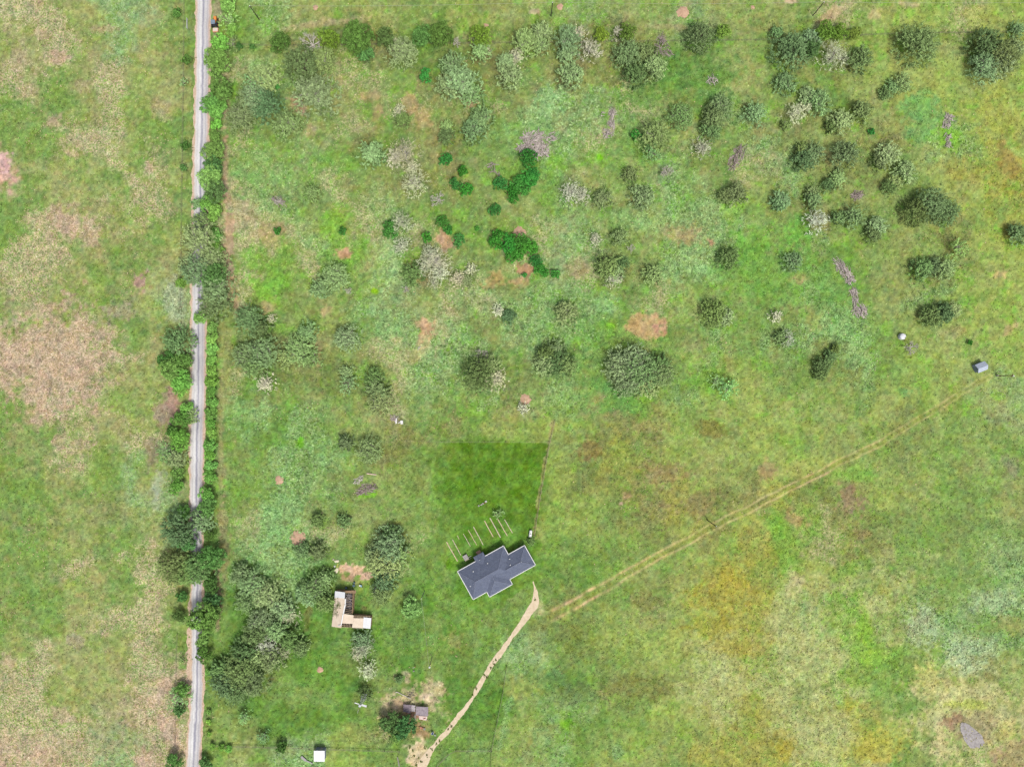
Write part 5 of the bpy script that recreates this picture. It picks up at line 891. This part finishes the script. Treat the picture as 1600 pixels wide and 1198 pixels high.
for sx, sy, r, w_ in ((-.82, .35, .72, .38), (.82, .35, .72, .38), (-.55, 2.2, .42, .24), (.8, 2.2, .42, .24)):
    k_ = MB(); k_.lathe([(.1, -w_ / 2), (r * .9, -w_ / 2), (r, -w_ * .35), (r, w_ * .35), (r * .9, w_ / 2), (.1, w_ / 2)], tx + sx, ty + sy, r, 20, 'x', 0); o = obj('wheel', k_, tyre, tr_); k_ = MB(); k_.lathe([(.02, -w_ / 2 - .02), (r * .5, -w_ / 2 - .02), (r * .5, w_ / 2 + .02), (.02, w_ / 2 + .02)], tx + sx, ty + sy, r, 14, 'x', 0); sub('rim', k_, orange, o, tr_)
k_ = MB(); k_.box(tx + .05, ty - .95, .62, 1.45, 1.0, .12); obj('mower_deck', k_, mat("mower_white", (232, 214, 204), var=.06), tr_); k_ = MB(); k_.box(tx + .05, ty - 1.55, .5, 1.6, .3, .3); k_.box(tx + .85, ty - .85, .5, .16, 1.1, .3); k_.box(tx - .75, ty - 1.0, .5, .12, .8, .3); obj('mower_guard', k_, mat("mower_orange", (226, 164, 132), var=.1), tr_)

# ------------------------------------------------------------------ power poles and wires
polem = mat("tarred_pole", (66, 60, 54), var=.2); polel = mat("grey_pole", (150, 146, 140), var=.2); tops = {}
def pole(b_, h, lb, m=polem, arm=None, cap_=True, r=.15):
    x, y = W(*b_); t = thing('power_pole', lb, 'power pole', (x, y, 0), 'wooden power poles'); k_ = MB(); k_.tube((x, y, -.2), (x, y, h), r, r * .75, 9); obj('shaft', k_, m, t)
    if arm is not None:
        k_ = MB(); a = Vector((math.cos(arm), math.sin(arm), 0)); k_.beam(Vector((x, y, h - .5)) - a * .6, Vector((x, y, h - .5)) + a * .6, .11, .12); obj('crossarm', k_, m, t)
    if cap_:
        k_ = MB(); k_.lathe([(.12, 0), (.14, .1), (.06, .22)], x, y, h, 10); obj('insulator', k_, white, t)
    tops[lb] = Vector((x, y, h + .15)); return t
P1, P2, P3 = 'leftmost upper power pole, right of the gravel road', 'middle upper power pole above the fence-row trees', 'rightmost upper power pole above the round olive shrubs'
pole((405, 31), 7.7, P1, polem, 0.1); pole((861, 26), 7.8, P2, polem); pole((1270, 25), 7.6, P3, polem)
pole((1105, 812), 9.4, 'dark power pole standing in the middle of the field beside the wheel track', polem)
t = pole((1559, 587), 6.6, 'brown power pole with a white transformer near the silver shed', mat("brown_pole", (124, 84, 66), var=.15), 1.0, False); x, y = W(1559, 587); k_ = MB(); k_.lathe([(.2, -.45), (.22, 0), (.1, .1)], x + .3, y - .1, 6.4, 12); obj('transformer', k_, white, t)
k_ = MB(); k_.tube((x - .5, y + .1, 0), (x - .5, y + .1, .9), .22, .2, 10); obj('ground_box', k_, polel, t)
P4, P5 = 'yard power pole right of the blossoming round bush', 'yard power pole with a white lamp, left of the sandy path'
pole((663.4, 922.7), 7.6, P4, polel, None, True, .12); t = pole((675.4, 1025.5), 7.9, P5, polel, None, False, .12); q = tops[P5]; k_ = MB(); k_.lathe([(.26, -.3), (.3, -.1), (.12, .1)], q.x + .1, q.y, q.z, 12); obj('lamp', k_, white, t)
wirem = mat("pale_wire", (176, 180, 164), var=.02)
def wire(a, c, sag, lb, r=.028, n=14):
    k_ = MB(); pr = None
    for i in range(n + 1):
        t_ = i / n; p = a.lerp(c, t_); p = p - Vector((0, 0, sag * 4 * t_ * (1 - t_)))
        if pr is not None: k_.tube(pr, p, r, r, 4)
        pr = p
    solo('power_line', k_, wirem, lb, 'wire', 'overhead wires')
wire(tops[P1], tops[P2], .9, 'overhead wire between the left and middle upper poles'); wire(tops[P2], tops[P3], .9, 'overhead wire between the middle and right upper poles'); wire(tops[P4], tops[P5], .4, 'overhead wire between the two yard poles'); wire(tops[P3], W3(1760, 2, 7.5), .8, 'overhead wire running right from the rightmost upper pole')
k_ = MB(); x, y = W(641.5, 952.5)
p = W(649, 1039.5); t = thing('hand_pump', 'small rusty water pump on the grass left of the lamp pole', 'pump', (*p, 0)); k_ = MB(); k_.lathe([(.12, 0), (.12, .9), (.18, .95), (.1, 1.1)], p[0], p[1], 0, 10); obj('body', k_, rust, t); k_ = MB(); k_.beam((p[0], p[1], 1.0), (p[0] - .7, p[1] - .3, 1.2), .08, .06); obj('handle', k_, galv, t)
k_ = MB(); k_.box(p[0] - .5, p[1] - 1.6, .15, .5, .35, .3, .3); solo('stone_block', k_, polel, 'small grey block on the grass just below the rusty pump', 'block')

# ------------------------------------------------------------------ fences
postm = mat("fence_post", (140, 130, 112), var=.25); fw = mat("fence_wire", (140, 136, 116), var=.02)
def fence(pts_, lb, sp=5.5, h=1.15, wr=.02, pr_=.07):
    P_ = [Vector(W3(*p)) for p in pts_]; c = P_[0]; t = thing('wire_fence', lb, 'fence', (c.x, c.y, 0)); wk = MB()
    for a, c in zip(P_, P_[1:]):
        n = max(1, int((c - a).length / sp))
        for i in range(n + (c == P_[-1])):
            q = a.lerp(c, i / n); k_ = MB(); k_.tube((q.x, q.y, -.1), (q.x, q.y, h), pr_, pr_ * .9, 6); obj('post', k_, postm, t)
        for z in (.35, .7, 1.05): wk.tube((a.x, a.y, z), (c.x, c.y, z), wr, wr, 4)
    obj('wire', wk, fw, t); return t
fence([(289, 0), (288, 120), (285, 330), (283, 480)], 'upper stretch of wire fence along the left side of the gravel road', 9); fence([(278, 990), (276, 1060), (275, 1198)], 'lower stretch of wire fence along the left side of the gravel road', 9)
fence([(350, 70), (430, 73), (640, 70), (900, 67), (1180, 64)], 'long wire fence under the upper row of trees', 9.5); fence([(1180, 64), (1400, 54), (1598, 51)], 'wire fence continuing right past the olive shrubs', 9)
fence([(867, 657), (857, 700), (845, 770), (835, 836)], 'wire fence along the right edge of the mown lawn', 4, 1.1, .03); fence([(628, 688), (690, 690), (858, 690)], 'wire fence along the upper edge of the mown lawn', 6, 1.1, .01)
fence([(330, 1163), (440, 1166), (505, 1168), (625, 1172)], 'dark wire fence running left from the bottom of the farmyard', 4.5, 1.1, .035); fence([(682, 1196), (700, 1177), (712, 1171), (768, 1171)], 'short bent wire fence right of the sandy path', 4, 1.1, .035); fence([(792, 1040), (786, 1080), (768, 1171), (767, 1198)], 'upright wire fence between the yard and the right field', 4.5, 1.1, .03)
k_ = MB(); x, y = W(293.7, 38); k_.tube((x, y - 1.6, .5), (x, y + 1.4, .5), .06, .06, 6); k_.tube((x, y - 1.6, .9), (x, y + 1.4, .9), .06, .06, 6)
for s_ in (-1.6, 1.4): k_.tube((x, y + s_, 0), (x, y + s_, 1.1), .07, .07, 6)
solo('pipe_rail', k_, galv, 'short pale pipe rail left of the gravel road near the top', 'rail')
k_ = MB(); k_.beam(W3(621, 1182, .2), W3(624, 1197, .2), .3, .2); solo('fallen_log', k_, polel, 'grey fallen log at the lower edge, left of the sandy path fork', 'log')

# ------------------------------------------------------------------ earth mounds
moundm = mat("ant_soil", (200, 162, 134), var=.12, scale=1.5, rgb2=(214, 180, 152), bump=.05)
for i, (x, y, r, lb) in enumerate(((465, 841, 11, 'largest round pink earth mound, in the weeds above the barn yard'), (436, 750, 6.5, 'small pink earth mound in the pale weeds left of the broken brush'), (821, 624, 8, 'pink earth mound just above the upper right corner of the lawn'), (811, 364, 9.5, 'round pink earth mound above the big deep green bushes'), (1067, 19, 8.5, 'largest pink earth mound on the upper strip, right of the middle pole'), (875, 11, 4.8, 'pink earth mound just right of the middle upper power pole'), (493, 12, 3.8, 'small pink earth mound on the upper strip, right of the leftmost pole'), (759, 41, 4, 'small pink earth mound touching the round olive fence-row shrub'), (1176, 12, 3.2, 'smallest pink earth mound on the upper strip'), (500, 1046, 4.5, 'small reddish mound on the yard grass, left of the grey bare tree'), (614, 138, 0, ''))):
    if not r: continue
    cx_, cy_ = W(x, y); R_ = r * S; rr = random.Random(i + 20); n = 22; k_ = MB(); ph = [1 + .07 * math.sin(3 * t_ + i) + rr.uniform(-.14, .14) for t_ in [6.283 * j / n for j in range(n)]]; vs = [(cx_, cy_, R_ * .2 + .06)]
    for f_ in (.4, .75, 1.0, 1.12):
        for j in range(n): a = 6.283 * j / n; q = ph[j] ** f_; vs.append((cx_ + R_ * f_ * q * math.cos(a), cy_ + R_ * f_ * q * math.sin(a), (R_ * .2) * max(0, 1 - f_ ** 1.6) + (.06 if f_ < 1.05 else -.05) + rr.uniform(-.02, .02)))
    k_.add(vs, [(0, 1 + j, 1 + (j + 1) % n) for j in range(n)] + [(1 + m_ * n + j, 1 + (m_ + 1) * n + j, 1 + (m_ + 1) * n + (j + 1) % n, 1 + m_ * n + (j + 1) % n) for m_ in range(3) for j in range(n)]); solo('earth_mound', k_, moundm, lb, 'earth mound', 'bare earth mounds in the grass', True)

# ------------------------------------------------------------------ brush piles and fallen branches
stick = mat("old_sticks", (172, 156, 150), var=.28, scale=1.6, rgb2=(222, 212, 204)); stick2 = mat("dark_sticks", (144, 126, 120), var=.3, scale=1.6, rgb2=(196, 182, 174))
def brush(spots, lb, seed, m=stick, hi=1.0, wd=.07):
    rr = random.Random(seed); k_ = MB()
    for (x, y, r, n, dr, sp, ln) in spots:            # px, py, radius px, sticks, direction, spread, length m
        c = W3(x, y)
        for i in range(n):
            a = rad(dr) + rr.gauss(0, rad(sp)); q = rr.random() ** .6 * r * S; b_ = rr.uniform(0, 6.283); z = max(.05, hi * (1 - q / (r * S + .01)) * rr.random()); p = c + Vector((q * math.cos(b_), q * math.sin(b_), z)); l_ = ln * rr.uniform(.3, 1.0) / 2
            d_ = Vector((math.cos(a), math.sin(a), rr.uniform(-.12, .12))); mid = p + Vector((rr.uniform(-.15, .15), rr.uniform(-.15, .15), .05)); w_ = wd * rr.uniform(.6, 1.9)
            p0_, p1_ = p - d_ * l_, p + d_ * l_; p0_.z = max(p0_.z, .05); p1_.z = max(p1_.z, .05); k_.tube(p0_, mid, w_, w_ * .9, 4); k_.tube(mid, p1_, w_ * .9, w_ * .5, 4)
            if i % 4 == 0: e_ = p1_ + Vector((rr.uniform(-.8, .8), rr.uniform(-.8, .8), .1)); k_.tube(mid, e_, w_ * .5, .02, 4)
    solo('brush_pile', k_, m, lb, 'brush pile', 'piles of cut brush in the pasture')
brush([(830, 222, 15, 90, 150, 60, 4.5), (846, 234, 12, 70, 110, 50, 4), (815, 232, 8, 30, 60, 60, 3), (862, 216, 9, 26, 0, 40, 2.6), (842, 214, 8, 30, 45, 40, 4)], 'largest pile of grey brush, above the dark round green bush', 1, stick, 1.4, .09)
brush([(957, 178, 7, 34, 80, 40, 2.6), (955, 194, 6, 34, 95, 30, 2.6), (951, 208, 8, 44, 60, 60, 2.4), (942, 178, 4, 8, 60, 60, 1.6)], 'narrow upright heap of grey brush below the upper tree row', 2)
brush([(1156, 238, 9, 36, 60, 30, 3.4), (1148, 252, 9, 40, 55, 30, 3.2), (1143, 262, 5, 10, 60, 30, 2)], 'loose slanting brush heap in weeds right of the pale round tree', 3, stick2)
brush([(1340, 304, 8, 40, 20, 25, 2.8), (1334, 308, 5, 14, 20, 30, 2)], 'smallest brown brush heap, among the right-hand trees', 4, stick2)
brush([(1314, 415, 7, 36, 125, 22, 3.6), (1322, 427, 8, 50, 118, 30, 3.2), (1328, 438, 7, 36, 100, 40, 2.6), (1308, 407, 5, 6, 135, 8, 4.5)], 'upper heap of the two long brush heaps in the right weeds', 5)
brush([(1334, 458, 6, 40, 70, 40, 2.6), (1337, 470, 5, 24, 100, 25, 2.4), (1345, 486, 9, 70, 110, 35, 3), (1336, 484, 6, 24, 90, 40, 2.6)], 'lower heap of the two long brush heaps in the right weeds', 6)
brush([(1481, 186, 8, 34, 100, 50, 2.6), (1478, 196, 6, 26, 60, 50, 2.2), (1486, 184, 4, 8, 0, 20, 2.4)], 'upper part of the rightmost brush heap, above the lime weeds', 7); brush([(1480, 214, 6, 26, 30, 60, 2), (1481, 226, 5, 20, 90, 40, 2)], 'small lower part of the rightmost brush heap, in lime weeds', 8)
brush([(572, 764, 9, 46, 20, 50, 2.6), (563, 768, 6, 30, 40, 50, 2), (582, 762, 7, 30, 10, 25, 2.4)], 'mauve brush heap in the weeds below the short white log', 9, stick2); brush([(1113, 126, 7, 24, 130, 40, 2.4)], 'thin patch of brush in the upper weeds left of the grey trees', 10)
brush([(564, 748, 5, 14, 80, 50, 2), (556, 752, 5, 10, 30, 60, 1.6)], 'whitish twigs between the short white log and mauve brush', 11, deadm)
brush([(436, 316, 7, 14, 140, 30, 4.5), (430, 312, 6, 12, 60, 60, 2.4)], 'fallen grey branches on the left side of the weedy pasture', 12, greywood); brush([(770, 262, 8, 14, 140, 50, 3), (778, 272, 5, 8, 120, 40, 2.4)], 'thin fallen branches left of the largest brush pile', 13, greywood)
brush([(1045, 84, 6, 14, 140, 30, 3.4), (1034, 62, 7, 26, 80, 50, 2.8)], 'broken branches beside the dead tree of the upper row', 14, stick2); brush([(655, 545, 3, 3, 60, 20, 3)], 'single pale branch lying on the bare soil strip', 15, deadm); brush([(470, 160, 3, 4, 100, 20, 4)], 'bare branch lying left of the large grey-green upper trees', 16, deadm)
k_ = MB(); k_.tube(W3(573, 739.5, .2), W3(588, 741.5, .2), .18, .16, 8); solo('white_log', k_, mat("white_bark", (240, 214, 196), var=.12, scale=2), 'short straight white log lying above the mauve brush heap', 'log')
k_ = MB(); p = W(628, 659.5); k_.box(p[0], p[1], .25, .75, 1.1, .5, .1); solo('white_crate', k_, white, 'white box at the right end of the rubbish heap', 'box')
k_ = MB(); rr = random.Random(31)
for i in range(34): p = W3(617 + rr.gauss(0, 3), 654 + rr.gauss(0, 3), rr.uniform(.05, .5)); a = rr.uniform(0, 3.14); l_ = rr.uniform(.2, .8); v_ = Vector((math.cos(a), math.sin(a), 0)) * l_; k_.beam(p - v_, p + v_, rr.uniform(.06, .2), .05)
solo('rubbish_heap', k_, mat("mauve_scrap", (160, 142, 150), var=.35, rgb2=(214, 200, 194)), 'small heap of mauve and white rubbish below the grey-green trees', 'rubbish heap')
k_ = MB(); k_.beam(W3(619.6, 652, .4), W3(619.3, 657, .4), .3, .15); k_.beam(W3(618.8, 657, .4), W3(619.3, 661.5, .4), .4, .15); k_.beam(W3(622, 661, .3), W3(626, 659, .3), .2, .1); solo('white_board', k_, potm, 'broken white boards in the middle of the rubbish heap', 'boards')
